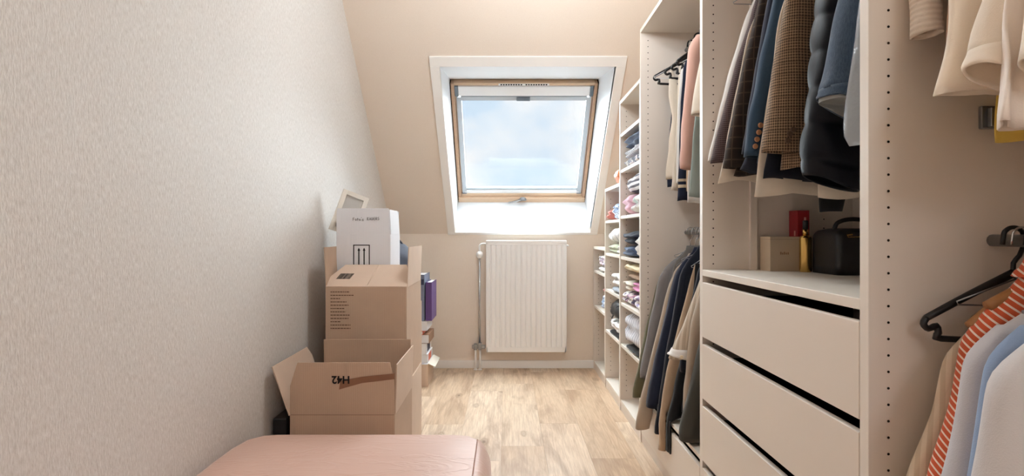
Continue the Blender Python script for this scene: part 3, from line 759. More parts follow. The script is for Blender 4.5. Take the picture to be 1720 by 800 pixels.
def hanger(kind, Y, zr, label, group, mat, half=.2, rx=RX, drop=.10, yaw=0, top=True, parent=None):
    r = parent or empty('clothes_hanger', (rx, Y, zr-.25), label, 'hanger', group)
    nm = 'hanger_' if parent else ''
    R_ = lambda x, z, dy=0: Vector((rx+x, Y+dy+x*yaw, z))
    hk = [R_(-.022, zr-.008)]+[R_(-.021*math.cos(a), zr+.006+.021*math.sin(a)) for a in [PI*j/8 for j in range(1, 8)]]+[R_(.021, zr-.006), R_(.012, zr-.03), R_(0, zr-.045), R_(0, zr-.075)]
    hm = CHROME if kind != 'plastic' else mat
    mk(nm+'hook', T(hk, .0022 if kind != 'plastic' else .0045, 6, 2), hm, r, smooth=True)
    za = zr-.07; zt = za-drop
    if kind == 'wire':
        mk(nm+'wire_frame', T([R_(0, za), R_(-half*.5, za-drop*.5), R_(-half, zt), R_(-half*.98, zt-.006), R_(0, zt-.01), R_(half*.98, zt-.006), R_(half, zt), R_(half*.5, za-drop*.5)], .0018, 6, 0, True), mat, r, smooth=True)
    elif kind == 'plastic':
        mk(nm+'arm', T([R_(.0, za+.005), R_(-half*.5, za-drop*.45), R_(-half, zt)], lambda t: .009-.002*t, 8, 4), mat, r, smooth=True)
        mk(nm+'arm', T([R_(.0, za+.005), R_(half*.5, za-drop*.45), R_(half, zt)], lambda t: .009-.002*t, 8, 4), mat, r, smooth=True)
        mk(nm+'cross_bar', T([R_(-half, zt), R_(-half-.006, zt-.012), R_(-half+.004, zt-.022), R_(-half+.02, zt-.016), R_(-half+.024, zt-.03), R_(-half+.03, zt-.042), R_(0, zt-.045), R_(half-.02, zt-.042), R_(half, zt)], .0065, 8, 3), mat, r, smooth=True)
    elif kind == 'wood':
        for s in (-1, 1):
            mk(nm+'arm', T([R_(0, za+.008), R_(s*half*.5, za-drop*.35), R_(s*half, zt)], lambda t: .013-.003*t, 8, 4), mat, r, smooth=True)
        mk(nm+'trouser_bar', T([R_(-half*.85, zt-.012), R_(half*.85, zt-.012)], .0075, 10), mat, r, smooth=True)
    return r
def button(r, c, m, rad=.0075):
    b = lathe(bmesh.new(), c, [(rad*.8, -.0035), (rad, -.002), (rad, 0)], 14, 'y'); return mk('button', b, m, r, smooth=False)

def garment(name, label, cat, group, Y, mat_, body=None, sleeve=None, seed=1, fold=.012, kf=3, hang=None, **kw):
    pr = body or sleeve
    r = empty(name, (RX, Y, pr[-1][0]), label, cat, group)
    if body: mk('body', drape(body, Y, seed, fold, kf, **kw), mat_, r, smooth=True, solid=.003)
    if sleeve:
        k2 = dict(kw); k2['n'] = 32
        mk('sleeve', drape(sleeve, Y-.0, seed+50, fold*.35, 2, **k2), mat_, r, smooth=True, solid=.003)
    if hang: hanger('wire', Y, hang, None, None, STEEL, parent=r, half=.17)
    return r
BT = paint('copper_button', (200, 150, 116), .3, .5, .05, .6); BTB = paint('brown_button', (92, 74, 58), .4, .5); BTW = paint('cream_button', (226, 212, 184), .35, .5)

# palette of cloths
c_white = cloth('white', (226, 222, 218), var=.04); c_cream = cloth('cream', (218, 206, 190), var=.05); c_beige = cloth('beige', (190, 172, 152), var=.05)
c_burg = cloth('burgundy_check', (58, 44, 46), 'check', (96, 80, 80), 130, width=.8); c_brown = cloth('brown_check', (50, 41, 36), 'check', (74, 60, 50), 26, width=.96)
c_char = cloth('charcoal_blue', (50, 54, 68)); c_blue = cloth('slate_blue', (50, 70, 90), var=.12); c_tweed = cloth('tweed', (158, 132, 106), 'tweed', (48, 38, 32), 120)
c_puff = cloth('navy_nylon', (10, 12, 21), rough=.5, sheen=0, weave=.12); c_denim = cloth('denim', (42, 57, 76), 'denim', (84, 102, 122))
c_denimin = cloth('denim_inside', (150, 152, 150)); c_navy = cloth('navy', (32, 37, 54)); c_navy2 = cloth('dark_navy', (24, 27, 38)); c_black = cloth('black', (24, 23, 25))
c_olive = cloth('olive', (98, 94, 72)); c_grey = cloth('grey', (122, 119, 120)); c_greywool = cloth('grey_wool', (104, 99, 95), var=.15); c_taupe = cloth('taupe', (168, 152, 136)); c_tan = cloth('tan', (172, 148, 124))
c_dkgreen = cloth('dark_green_grey', (62, 60, 54)); c_pinkst = cloth('dusty_pink', (206, 164, 150)); c_sage = cloth('sage', (150, 162, 158)); c_yellow = cloth('yellow', (220, 188, 92))
c_knit = cloth('cream_knit', (238, 226, 212), 'knit', (206, 190, 172), 90, weave=.6); c_rust = cloth('rust', (134, 84, 54)); c_peach = cloth('peach', (196, 160, 140))
c_blouse = cloth('blouse', (240, 228, 212), var=.04); c_shirtst = cloth('orange_stripe', (206, 92, 58), 'stripe', (240, 220, 204), 78, rot=1.05, width=.80)
c_ltgrey = cloth('light_grey_shirt', (196, 194, 198), var=.04); c_ltblue = cloth('light_blue_shirt', (136, 156, 186), var=.05); c_linen = cloth('linen_cream', (206, 188, 164), 'stripe', (222, 206, 184), 40, width=.5)
c_silver = cloth('silver_shirt', (204, 200, 200), var=.04); c_taupest = cloth('taupe_stripe', (176, 160, 142), 'stripe', (200, 186, 168), 30, width=.6)

# ------------------------------------------------------------------ middle unit: jackets on the upper rail
def jacket_rows(xt, xb, zb, ztop=2.13, th=.03, back=1.24, flare=0.0, zmid=1.95):
    body = [(ztop, RX-.06, RX+.06, .012), (ztop-.03, RX-.10, RX+.10, .022), (ztop-.09, xt+.03, back-.02, th), (zmid-.2, xt+.02, back, th), (zb, xb, back+flare, th)]
    return body
def sleeve_rows(xs, zs, xt, xb, zb, w=.10, th=.036):
    zm = (zs+zb)/2
    return [(zs, xs+.03, xs+w*.9, th*.6), (zs-.05, xs+.005, xs+w, th*.9), (zm, (xs+xb)/2, (xs+xb)/2+w, th), (zb+.02, xb, xb+w*.98, th*.95), (zb, xb, xb+w*.98, th*.95)]
g1 = 'garments on the upper rail above the drawers'
garment('shirt', 'white shirt, furthest garment on the rail above the drawers', 'shirt', g1, 2.095, c_white, jacket_rows(.90, .84, 1.50), sleeve_rows(.90, 2.06, 0, .757, 1.452, .09, .024), 11, hang=2.215, ylim=(2.05, 2.146))
r = garment('blazer', 'dark burgundy micro-check blazer beside the white shirt', 'blazer', g1, 2.03, c_burg, jacket_rows(.90, .80, 1.40), sleeve_rows(.90, 2.08, 0, .748, 1.435, .09, .026), 12, hang=2.215)
garment('blazer', 'dark brown windowpane-check blazer between burgundy and blue ones', 'blazer', g1, 1.945, c_brown, jacket_rows(.885, .79, 1.385), sleeve_rows(.885, 2.08, 0, .755, 1.412, .10, .028), 13, hang=2.215)
garment('blazer', 'charcoal navy blazer half hidden behind the blue blazer', 'blazer', g1, 1.865, c_char, jacket_rows(.88, .775, 1.388), sleeve_rows(.88, 2.06, 0, .79, 1.45, .09, .022), 14, hang=2.215)
r = garment('blazer', 'slate blue blazer with four copper sleeve buttons', 'blazer', g1, 1.785, c_blue, jacket_rows(.87, .80, 1.40), sleeve_rows(.868, 2.06, 0, .758, 1.428, .115, .030), 15, hang=2.215)
for j in range(4): button(r, (.780+.0055*j, 1.785-.0335, 1.452+.022*j), BT, .0085)
r = garment('tweed_jacket', 'brown houndstooth tweed jacket with dark sleeve buttons', 'jacket', g1, 1.675, c_tweed, jacket_rows(.86, .825, 1.375), sleeve_rows(.855, 2.06, 0, .767, 1.418, .13, .036), 16, hang=2.215)
for dx, dz in ((.052, .02), (.058, .04), (.068, .052)): button(r, (.77+dx, 1.675-.042, 1.43+dz), BTB, .0085)
pj = garment('puffer_jacket', 'navy quilted puffer jacket next to the tweed jacket', 'jacket', g1, 1.525, c_puff, [(2.12, RX-.07, RX+.07, .02), (2.05, .93, 1.2, .05), (1.8, .88, 1.25, .062), (1.32, .90, 1.27, .055)], None, 17, puff=.40, pitch=.100, fold=.006, hang=2.215, m=96)
mk('sleeve', drape([(2.06, .90, 1.0, .035), (2.0, .865, 1.0, .055), (1.7, .825, .975, .062), (1.36, .795, .955, .058), (1.315, .80, .94, .035)], 1.50, 18, .004, 2, puff=.42, pitch=.100, n=36, m=96, tilt=-.28), c_puff, pj, smooth=True, solid=.004)
dj = garment('denim_jacket', 'faded denim jacket with turned sleeve cuff, before the puffer', 'jacket', g1, 1.375, c_denim, [(2.12, RX-.06, RX+.06, .012), (2.05, .90, 1.2, .024), (1.8, .86, 1.25, .03), (1.50, .87, 1.25, .03)], None, 19, hang=2.215)
mk('sleeve', drape([(2.06, .87, .96, .03), (2.0, .855, .98, .05), (1.75, .82, .97, .052), (1.55, .785, .955, .054), (1.50, .772, .95, .056)], 1.365, 20, .004, 2, n=36, m=30, tilt=-.35), c_denim, dj, smooth=True, solid=.004)
mk('cuff', drape([(1.535, .772, .96, .060), (1.50, .764, .955, .063), (1.478, .766, .95, .062)], 1.365, 21, .002, 2, n=36, m=6, tilt=-.35), c_denim, dj, smooth=True, solid=.002)
mk('cuff_lining', drape([(1.508, .773, .951, .055), (1.495, .770, .950, .057), (1.4795, .770, .946, .058)], 1.365, 21, .002, 2, n=36, m=6, tilt=-.35), c_denimin, dj, smooth=True)
gc = garment('garment_cover', 'clear crinkled plastic garment cover beside the panel edge', 'garment cover', g1, 1.262, FILM, [(2.12, RX-.06, RX+.06, .02), (2.05, .88, 1.2, .03), (1.7, .80, 1.25, .033), (1.41, .778, 1.25, .036), (1.385, .79, 1.24, .03)], None, 22, fold=.02, kf=6, hang=2.215, ylim=(1.206, 1.31))
mk('shirt_inside', drape([(2.1, RX-.05, RX+.05, .01), (2.04, .92, 1.18, .015), (1.46, .84, 1.22, .014)], 1.262, 23, .008), c_white, gc, smooth=True, solid=.003)
garment('trousers', 'cream trousers hanging below the burgundy blazer hem', 'trousers', g1, 1.99, c_cream, [(2.12, RX-.05, RX+.1, .008), (1.9, .86, 1.18, .009), (1.362, .755, .93, .010)], None, 24, fold=.004, hang=2.215)
garment('trousers', 'cream trousers hanging below the tweed jacket hem', 'trousers', g1, 1.745, c_cream, [(2.12, RX-.05, RX+.1, .008), (1.9, .86, 1.18, .010), (1.30, .772, 1.02, .010)], None, 25, fold=.004, hang=2.215)
garment('trousers', 'dark navy trousers showing between the tweed hem and cream trousers', 'trousers', g1, 1.722, c_navy2, [(2.12, RX-.05, RX+.1, .008), (1.9, .87, 1.18, .009), (1.345, .79, 1.10, .010)], None, 26, fold=.004, hang=2.215)
garment('trousers', 'pale trousers hanging below the puffer jacket', 'trousers', g1, 1.605, c_cream, [(2.12, RX-.05, RX+.1, .008), (1.9, .9, 1.18, .007), (1.284, .895, 1.16, .008)], None, 27, fold=.004, hang=2.215)
garment('trousers', 'black trousers reaching down behind the red box', 'trousers', g1, 1.63, c_black, [(2.12, RX-.05, RX+.1, .008), (1.9, .9, 1.18, .008), (1.24, .91, .98, .008)], None, 28, fold=.004, hang=2.215)

# ------------------------------------------------------------------ far hanging unit, upper rail
g2 = 'tops on the upper rail of the far hanging unit'
ZR = 2.215
def thin(xt, zt, xb, zb, w, th=.014, strap=None):
    if strap: return [(zt, strap, strap+.012, .004), (zt-.14, strap-.012, strap+.05, .008), (zt-.26, xt, xt+w*.9, th), ((zt-.26)*.5+zb*.5, (xt+xb)/2, (xt+xb)/2+w, th), (zb, xb, xb+w, th)]
    return [(zt, xt+.06, xt+w*.9, th*.5), (zt-.05, xt+.01, xt+w, th), ((zt+zb)/2, (xt+xb)/2, (xt+xb)/2+w, th), (zb, xb, xb+w, th)]
hg2 = 'hangers on the upper rail of the far hanging unit'
hanger('plastic', 3.08, ZR, 'black plastic hanger furthest back on the upper far rail', hg2, BLACKP, .20)
hanger('wire', 3.045, ZR, 'pale wire hanger poking out furthest to the front', hg2, WHITEB, .215, drop=.115)
hanger('plastic', 2.97, ZR, 'black plastic hanger holding the cream strap top', hg2, BLACKP, .17)
hanger('plastic', 2.885, ZR, 'black plastic hanger holding the ivory vest', hg2, BLACKP, .16)
hanger('plastic', 2.80, ZR, 'black plastic hanger holding the white blouse', hg2, BLACKP, .16)
garment('top', 'navy top hanging behind the cream strap top', 'top', g2, 3.08, c_navy, thin(.905, 1.95, .885, 1.44, .26), None, 31, fold=.006)
garment('strap_top', 'cream strap top with flared hem near the black hangers', 'top', g2, 2.97, c_cream, thin(.882, 2.06, .848, 1.475, .28, strap=.872), None, 32, fold=.008)
garment('vest', 'ivory vest hanging beside the cream strap top', 'top', g2, 2.885, c_cream, thin(.885, 2.06, .848, 1.395, .28, strap=.895), None, 33, fold=.008)
garment('blouse', 'white sleeveless blouse beside the navy banded dress', 'top', g2, 2.80, c_white, thin(.862, 2.06, .85, 1.425, .28), None, 34, fold=.008)
cb_nav = cloth('navy_banded', (28, 33, 52), 'bands', (186, 170, 146), bands=[(.065, .08), (.095, .108)])
garment('dress', 'navy dress with two cream bands above the hem', 'dress', g2, 2.715, cb_nav, thin(.85, 2.06, .832, 1.335, .25), None, 35, fold=.006)
garment('top', 'tan top between the navy dress and pink sweater', 'top', g2, 2.64, c_tan, thin(.86, 2.04, .85, 1.378, .25), None, 36, fold=.005)
garment('dress', 'long off-white dress, lowest hem beside the navy dress', 'dress', g2, 2.59, c_white, thin(.865, 2.04, .835, 1.318, .25, .01), None, 37, fold=.005)
r = garment('sweater', 'dusty pink sweater with a long hanging sleeve', 'sweater', g2, 2.505, c_pinkst, [(2.10, .96, 1.08, .012), (2.05, .86, 1.18, .03), (1.8, .85, 1.2, .032), (1.50, .85, 1.2, .032)], [(2.065, .85, .93, .02), (2.03, .818, .92, .034), (1.75, .795, .90, .036), (1.50, .775, .875, .034), (1.473, .777, .872, .033)], 38, hang=ZR)
garment('top', 'sage green top closest to the panel in the far unit', 'top', g2, 2.40, c_sage, thin(.83, 2.04, .785, 1.34, .28), None, 39, fold=.006, hang=ZR)
r = garment('blouse', 'cream blouse with wide short sleeve beside the panel', 'blouse', g2, 2.31, c_cream, thin(.86, 2.04, .84, 1.62, .28), [(2.05, .86, .93, .02), (2.0, .82, .95, .034), (1.75, .775, .93, .04), (1.668, .765, .92, .042)], 40, fold=.006, hang=ZR)

# ------------------------------------------------------------------ far hanging unit, lower rail
g3 = 'jackets and shirts on the lower rail of the far hanging unit'; hg3 = 'metal hangers on the lower rail'
ZL = 1.185; cl = (.325, .757)
def low(xs, zs, xb, zb, w=.34, th=.036, neck=.05):
    return [(zs+neck+.025, RX-.07, RX+.07, .012), (zs+neck, xs+.09, RX+.16, .022), (zs, xs+.012, RX+.2, th), (zs-.05, xs, RX+.21, th), ((zs+zb)/2, (xs+xb)/2, (xs+xb)/2+w, th), (zb, xb, xb+w*.9, th)]
def lsl(xs, zs, xb, zb, w=.10, th=.038):
    return [(zs+.012, xs+.04, xs+w, th*.5), (zs-.04, xs-.005, xs+w, th*.9), ((zs+zb)/2, (xs+xb)/2-.005, (xs+xb)/2+w, th), (zb+.03, xb, xb+w*.85, th*.9), (zb, xb+.003, xb+w*.8, th*.85)]
kw = dict(clamp=cl)
L_ = [
 ('jacket', 'olive green jacket at the far end of the lower rail', 'jacket', 3.095, c_olive, low(.85, .965, .80, .34), lsl(.845, .965, .70, .275, .10, .03)),
 ('denim_jacket', 'grey denim jacket with rounded shoulder on the lower rail', 'jacket', 3.01, c_grey, low(.835, 1.0, .80, .34), lsl(.832, .995, .722, .405, .09, .03)),
 ('cardigan', 'grey wool cardigan with thick collar on the lower rail', 'cardigan', 2.945, c_greywool, low(.88, 1.05, .80, .34, .3, .034, .04), None),
 ('coat', 'taupe coat whose sleeve ends low above the floor', 'coat', 2.905, c_taupe, low(.86, 1.0, .78, .34), lsl(.86, .99, .672, .165, .09, .03)),
 ('jacket', 'navy jacket with long sleeve in the middle of the lower rail', 'jacket', 2.825, c_navy, low(.865, 1.035, .77, .34), lsl(.862, 1.03, .705, .30, .105, .042)),
 ('jacket', 'dark navy jacket just behind the tan trousers', 'jacket', 2.745, c_navy2, low(.865, 1.05, .74, .20), lsl(.865, 1.05, .728, .20, .08, .026)),
 ('trousers', 'tan trousers hanging lowest on the lower rail', 'trousers', 2.675, c_tan, None, [(1.03, .90, 1.05, .012), (.8, .84, .95, .022), (.5, .765, .84, .024), (.30, .732, .80, .024), (.148, .727, .79, .024)]),
 ('trousers', 'black trousers hanging beside the tan trousers', 'trousers', 2.60, c_black, None, [(1.04, .88, 1.1, .012), (.8, .86, 1.0, .026), (.5, .79, .90, .028), (.30, .745, .85, .028), (.165, .742, .82, .028)]),
 ('shirt', 'navy shirt between the black trousers and striped shirt', 'shirt', 2.55, c_navy2, low(.885, 1.06, .80, .36), lsl(.882, 1.06, .79, .55, .07, .02)),
 ('shirt', 'taupe striped short-sleeved shirt with buttoned white cuff on the lower rail', 'shirt', 2.485, c_taupest, low(.875, 1.05, .82, .45), [(1.055, .91, .98, .02), (1.0, .872, .98, .03), (.8, .80, .90, .034), (.66, .735, .86, .038), (.625, .722, .85, .038)]),
 ('shirt', 'plain taupe shirt between the striped shirt and dark coat', 'shirt', 2.415, c_taupe, low(.88, 1.05, .80, .38), [(1.06, .90, .98, .015), (1.0, .865, .98, .024), (.8, .80, .91, .028), (.6, .775, .87, .028), (.40, .765, .85, .026)]),
 ('coat', 'dark green-grey coat nearest on the lower rail', 'coat', 2.335, c_dkgreen, low(.885, 1.05, .76, .33, .30, .04), lsl(.885, 1.03, .722, .312, .13, .044)),
]
for i_, (nm, lab, cat, Y, m, bd_, sl_) in enumerate(L_):
    r = garment(nm, lab, cat, g3, Y, m, bd_, sl_, 60+i_, fold=.008, clamp=(cl if i_ < 11 else None))
    zs_ = (bd_[2][0] if bd_ else sl_[0][0]-.02)
    hanger('wire', Y, ZL, 'metal hanger carrying the '+lab.split(' on ')[0].split(' at ')[0].split(' in ')[0].split(' whose')[0].split(' just')[0].split(' between')[0].split(' nearest')[0].split(' draped')[0].split(' hanging')[0].split(' with')[0], hg3, STEEL, .135, drop=max(.05, ZL-.07-zs_-.012))
    if lab.startswith('taupe striped'):
        mk('cuff', drape([(.668, .736, .865, .041), (.622, .718, .855, .042)], Y, 90, .002, 2, n=32, m=4, tilt=-.2), c_white, r, smooth=True, solid=.004)
        button(r, (.765, Y-.045, .640), BTW, .008)

# ------------------------------------------------------------------ near unit, upper rail
g4 = 'blouses on the upper rail of the nearest unit'
def up(xt, xb, zb, th=.022, back=1.25): return [(2.12, RX-.06, RX+.06, .012), (2.06, xt+.05, back-.05, th*.8), (1.9, xt, back, th), (zb, xb, back, th)]
garment('knit_top', 'cream knitted top with open sleeve beside the near panel', 'knitwear', g4, 1.128, c_knit, up(.90, .90, 1.62), [(2.05, .88, .94, .015), (1.98, .85, .93, .026), (1.7, .822, .875, .028), (1.575, .818, .872, .030)], 101, hang=ZR, ylim=(1.085, 1.168))
garment('top', 'rust brown top between knitted top and blouse', 'top', g4, 1.085, c_rust, up(.86, .862, 1.56, .012), None, 102, fold=.004, hang=ZR)
garment('top', 'peach top just behind the cream button blouse', 'top', g4, 1.06, c_peach, up(.835, .838, 1.545, .010), None, 103, fold=.003, hang=ZR)
garment('top', 'black top showing a dark strip behind the blouse', 'top', g4, 1.04, c_black, up(.83, .832, 1.505, .008), None, 104, fold=.003, hang=ZR)
bl = garment('blouse', 'cream button blouse with wide hem in the nearest unit', 'blouse', g4, .995, c_blouse, [(2.12, RX-.06, RX+.06, .012), (2.05, .87, 1.2, .02), (1.75, .80, 1.25, .022), (1.55, .785, 1.27, .022), (1.50, .785, 1.27, .022), (1.425, .764, 1.30, .024)], None, 105, fold=.006, kf=2, hang=ZR, n=56)
mk('placket', drape([(1.95, .838, .866, .0245), (1.7, .832, .860, .0245), (1.485, .826, .854, .0245)], .9935, 105, .001, 2, n=20, m=20), c_blouse, bl, smooth=True); button(bl, (.838, .9675, 1.548), BTW, .0085)
mk('sleeve', drape([(2.05, .93, 1.02, .02), (1.95, .90, 1.02, .034), (1.7, .84, .93, .034), (1.5, .785, .885, .034), (1.47, .780, .88, .034)], .925, 106, .004, 2, n=36, tilt=-.3), c_blouse, bl, smooth=True, solid=.004)
mk('rolled_cuff', drape([(1.487, .775, .89, .038), (1.455, .765, .885, .043), (1.437, .770, .875, .040)], .925, 107, .002, 2, n=36, m=6, tilt=-.3), c_blouse, bl, smooth=True, solid=.005)
bl2 = garment('blouse', 'pale beige blouse hanging lower behind the rolled cuff', 'blouse', g4, .872, cloth('pale_beige', (236, 224, 214), var=.04), [(2.12, RX-.06, RX+.06, .012), (2.05, .87, 1.2, .016), (1.7, .81, 1.2, .018), (1.35, .758, 1.2, .02)], None, 108, fold=.014, kf=4, hang=ZR, n=56)
mk('sleeve', drape([(2.05, .86, .95, .02), (1.9, .83, .93, .03), (1.6, .785, .88, .032), (1.42, .758, .86, .034)], .825, 109, .004, 2, n=36, tilt=-.3), c_blouse, bl2, smooth=True, solid=.004)
garment('skirt', 'yellow skirt hem showing below the pale blouse', 'skirt', g4, 1.028, c_yellow, [(2.12, RX-.05, RX+.05, .004), (1.7, .92, 1.2, .005), (1.5, .905, 1.24, .005), (1.352, .90, 1.27, .006)], None, 110, fold=.004, hang=ZR)

# ------------------------------------------------------------------ near unit, lower rail
g5 = 'shirts on the lower rail of the nearest unit'; ZA = 1.165
hanger('plastic', 1.125, ZA+.0, 'empty black plastic hanger furthest on the near lower rail', g5+' hangers', BLACKP, .175, drop=.085)
hanger('plastic', 1.075, ZA, 'second black plastic hanger, just before the wooden hanger', g5+' hangers', BLACKP, .12, drop=.08)
hanger('wood', 1.05, ZA, 'wooden hanger with trouser bar on the near lower rail', g5+' hangers', WOODH, .15, drop=.09)
def sh(xs, zs, xb, zb, th=.022, w=.38, nk=1):
    return [(zs+.10*nk, RX-.05, RX+.06, .014), (zs+.075*nk, RX-.07, RX+.1, .02), (zs, xs+.02, RX+.2, th), (zs-.05, xs+.012, RX+.21, th), ((zs+zb)/2, xs+.01, xs+w, th), (zb, xs, xs+w, th)]
S_ = [
 ('shirt', 'cream linen shirt beside the black hanger', 1.105, c_linen, .868, .97, .742, .50, .018, .12),
 ('shirt', 'orange and white diagonally striped shirt', 1.035, c_shirtst, .85, 1.02, .757, .50, .024, .085),
 ('shirt', 'light grey shirt between striped and blue shirts', .965, c_ltgrey, .80, 1.0, .722, .52, .026, .13),
 ('shirt', 'light blue shirt between two pale shirts', .905, c_ltblue, .785, 1.01, .715, .52, .020, .10),
 ('shirt', 'silvery white shirt with full sleeve, nearest on the lower rail', .845, c_silver, .742, .995, .675, .52, .032, .15)]
for i_, (nm, lab, Y, m, xs, zs, xb, zb, th, w) in enumerate(S_):
    r = garment(nm, lab, 'shirt', g5, Y, m, sh(xs, zs, xb, zb+.05, th, nk=(.3 if i_ == 0 else 1)), [(zs+.02, xs+.05, xs+w, th*.6), (zs-.03, xs-.004, xs+w, th*1.1), (zs-.15, xs-.022, xs+w*.95, th*1.25), ((zs+zb)/2-.03, (xs+xb)/2-.012, (xs+xb)/2+w*.9, th*1.2), (zb, xb, xb+w*.75, th*1.1)], 120+i_, fold=.008)
    if i_: mk('collar', drape([(zs+.135, RX-.05, RX+.06, .022), (zs+.10, RX-.06, RX+.07, .03), (zs+.075, RX-.085, RX+.09, .034)], Y, 140+i_, .002, 2, n=28, m=6), m, r, smooth=True, solid=.003)
    hanger('wood' if i_ == 1 else 'wire', Y, ZA, 'hanger holding the '+lab.split(',')[0].split(' beside')[0].split(' between')[0].split(' with')[0], g5+' hangers', WOODH if i_ == 1 else STEEL, .13, drop=.05)

# ------------------------------------------------------------------ things on the open shelf
SZ = 1.0394
bx_ = empty('carton', (1.03, 2.11, SZ), 'beige gift carton with embossed front on the open shelf', 'box')
mk('body', B(.975, 1.083, 2.066, 2.148, SZ, SZ+.128), BOXB, bx_, bevel=.001); mk('lid_seam', B(.9745, 1.0835, 2.0655, 2.1485, SZ+.118, SZ+.1186), INKB, bx_)
mk('embossing', B(*[(1.012+.0068*j, 1.0165+.0068*j, 2.0655, 2.067, SZ+.062, SZ+.062+h_) for j, h_ in enumerate((.010, .007, .010, .007, .008))]), BROWNB, bx_)
rb_ = empty('red_box', (1.108, 2.12, SZ), 'tall red box standing behind the beige carton', 'box')
mk('body', B(1.086, 1.130, 2.085, 2.148, SZ, SZ+.226), RED, rb_, bevel=.001); mk('label_mark', B((1.110, 1.118, 2.0845, 2.086, SZ+.17, SZ+.20), (1.0855, 1.087, 2.10, 2.11, SZ+.13, SZ+.15)), paint('pale_mark', (206, 150, 140), .5), rb_)
bo_ = empty('perfume_bottle', (1.086, 2.03, SZ), 'gold bottle with black cap beside the beige carton', 'bottle')
mk('glass_body', lathe(bmesh.new(), (1.086, 2.03, SZ), [(.019, 0), (.0205, .004), (.0205, .122), (.018, .128), (.010, .134)], 28), GOLD, bo_, smooth=True)
mk('neck', lathe(bmesh.new(), (1.086, 2.03, SZ+.134), [(.010, 0), (.010, .02)], 20), GOLD, bo_, smooth=True); mk('cap', lathe(bmesh.new(), (1.086, 2.03, SZ+.154), [(.0095, 0), (.0095, .03), (.008, .033)], 20), BLACKP, bo_, smooth=True)
vc = empty('vanity_case', (1.2, 1.95, SZ), 'black leather vanity case with handle and gold zip', 'vanity case')
mk('body', softbox(1.105, 1.33, 1.86, 2.03, SZ, SZ+.152, .02, sag=.002), BLACKF, vc, smooth=True)
mk('handle', T([(1.14, 1.945, SZ+.148), (1.15, 1.945, SZ+.175), (1.185, 1.945, SZ+.188), (1.23, 1.945, SZ+.188), (1.265, 1.945, SZ+.175), (1.275, 1.945, SZ+.148)], .0075, 8, 4), BLACKF, vc, smooth=True)
mk('zip', T([(1.135, 1.8585, SZ+.128), (1.31, 1.8585, SZ+.130)], .0018, 6), GOLD, vc); mk('zip_puller', T([(1.135, 1.857, SZ+.128), (1.128, 1.852, SZ+.134), (1.146, 1.852, SZ+.136)], .0028, 6), GOLD, vc)

# ------------------------------------------------------------------ folded clothes on the stepped shelves
def folded(y0, y1, z0, h, seed, lobes=2, x0=.775, depth=.33, rumple=.012, slump=0.0):
    bm = bmesh.new(); n, m = 44, 16; rings = []; cy, L = (y0+y1)/2, (y1-y0)/2
    for j in range(m+1):
        t = -1+2*j/m; e = max(.18, (1-abs(t)**5)**.4); ring = []
        for k in range(n):
            an = 2*PI*k/n; c, s = math.cos(an), math.sin(an)
            px_ = math.copysign(abs(c)**.55, c); pz = math.copysign(abs(s)**.6, s)
            zz = .5+.5*pz*e
            xx = x0+depth/2+px_*depth/2*(.86+.14*e)
            if c < 0: xx += -.012*abs(math.sin(zz*PI*lobes))+.006*math.sin(zz*PI*2+seed)
            q = Vector((xx*7, (cy+t*L)*7, zz*3+seed))
            xx += rumple*noise.noise(q*1.4); yy = cy+t*L+rumple*.8*noise.noise(q+Vector((5, 3, 1))); zz = z0+zz*h*(1-slump*(.5+.5*t))
            crease = abs(math.sin((zz-z0)/h*PI*lobes))
            xx += (1-crease)**4*.012 if c < 0 else 0
            if s > 0: zz += rumple*.7*noise.noise(q*1.8+Vector((2, 9, 4)))
            ring.append(bm.verts.new((xx, yy, max(zz, z0))))
        rings.append(ring)
    for A, D in zip(rings, rings[1:]):
        for k in range(n): bm.faces.new([A[k], A[(k+1) % n], D[(k+1) % n], D[k]])
    bm.faces.new(rings[0][::-1]); bm.faces.new(rings[-1]); return bm
pal_a = [(226, 222, 222), (190, 186, 190), (150, 150, 166), (230, 226, 224), (110, 112, 128), (214, 200, 204)]
pal_b = [(236, 232, 228), (206, 168, 186), (150, 130, 168), (238, 234, 230), (226, 214, 204), (112, 104, 128), (240, 238, 236)]
pal_c = [(226, 230, 236), (150, 176, 212), (96, 120, 166), (232, 232, 236), (190, 204, 226)]
f_fl1 = cloth('print_grey', (200, 200, 200), 'floral', k=34, pal=pal_a); f_fl2 = cloth('print_pink', (220, 200, 210), 'floral', k=42, pal=pal_b); f_fl3 = cloth('print_blue', (200, 210, 230), 'floral', k=36, pal=pal_c)
f_jean = cloth('folded_denim', (62, 76, 104), 'denim', (92, 106, 132)); f_pk = cloth('pink', (232, 190, 206)); f_hot = cloth('rose', (222, 142, 186)); f_str = cloth('mono_stripe', (224, 222, 226), 'hstripe', (74, 70, 84), 34, width=.6)
f_gw = cloth('grey_white', (206, 204, 208), 'stripe', (170, 170, 178), 26, width=.6); f_yel = cloth('cream_yellow', (232, 220, 186)); f_sage = cloth('pale_sage', (192, 196, 168)); f_mid = cloth('mid_grey', (150, 154, 162)); f_brn = cloth('warm_brown', (136, 104, 76))
gd = 'folded clothes on the stepped shelves'
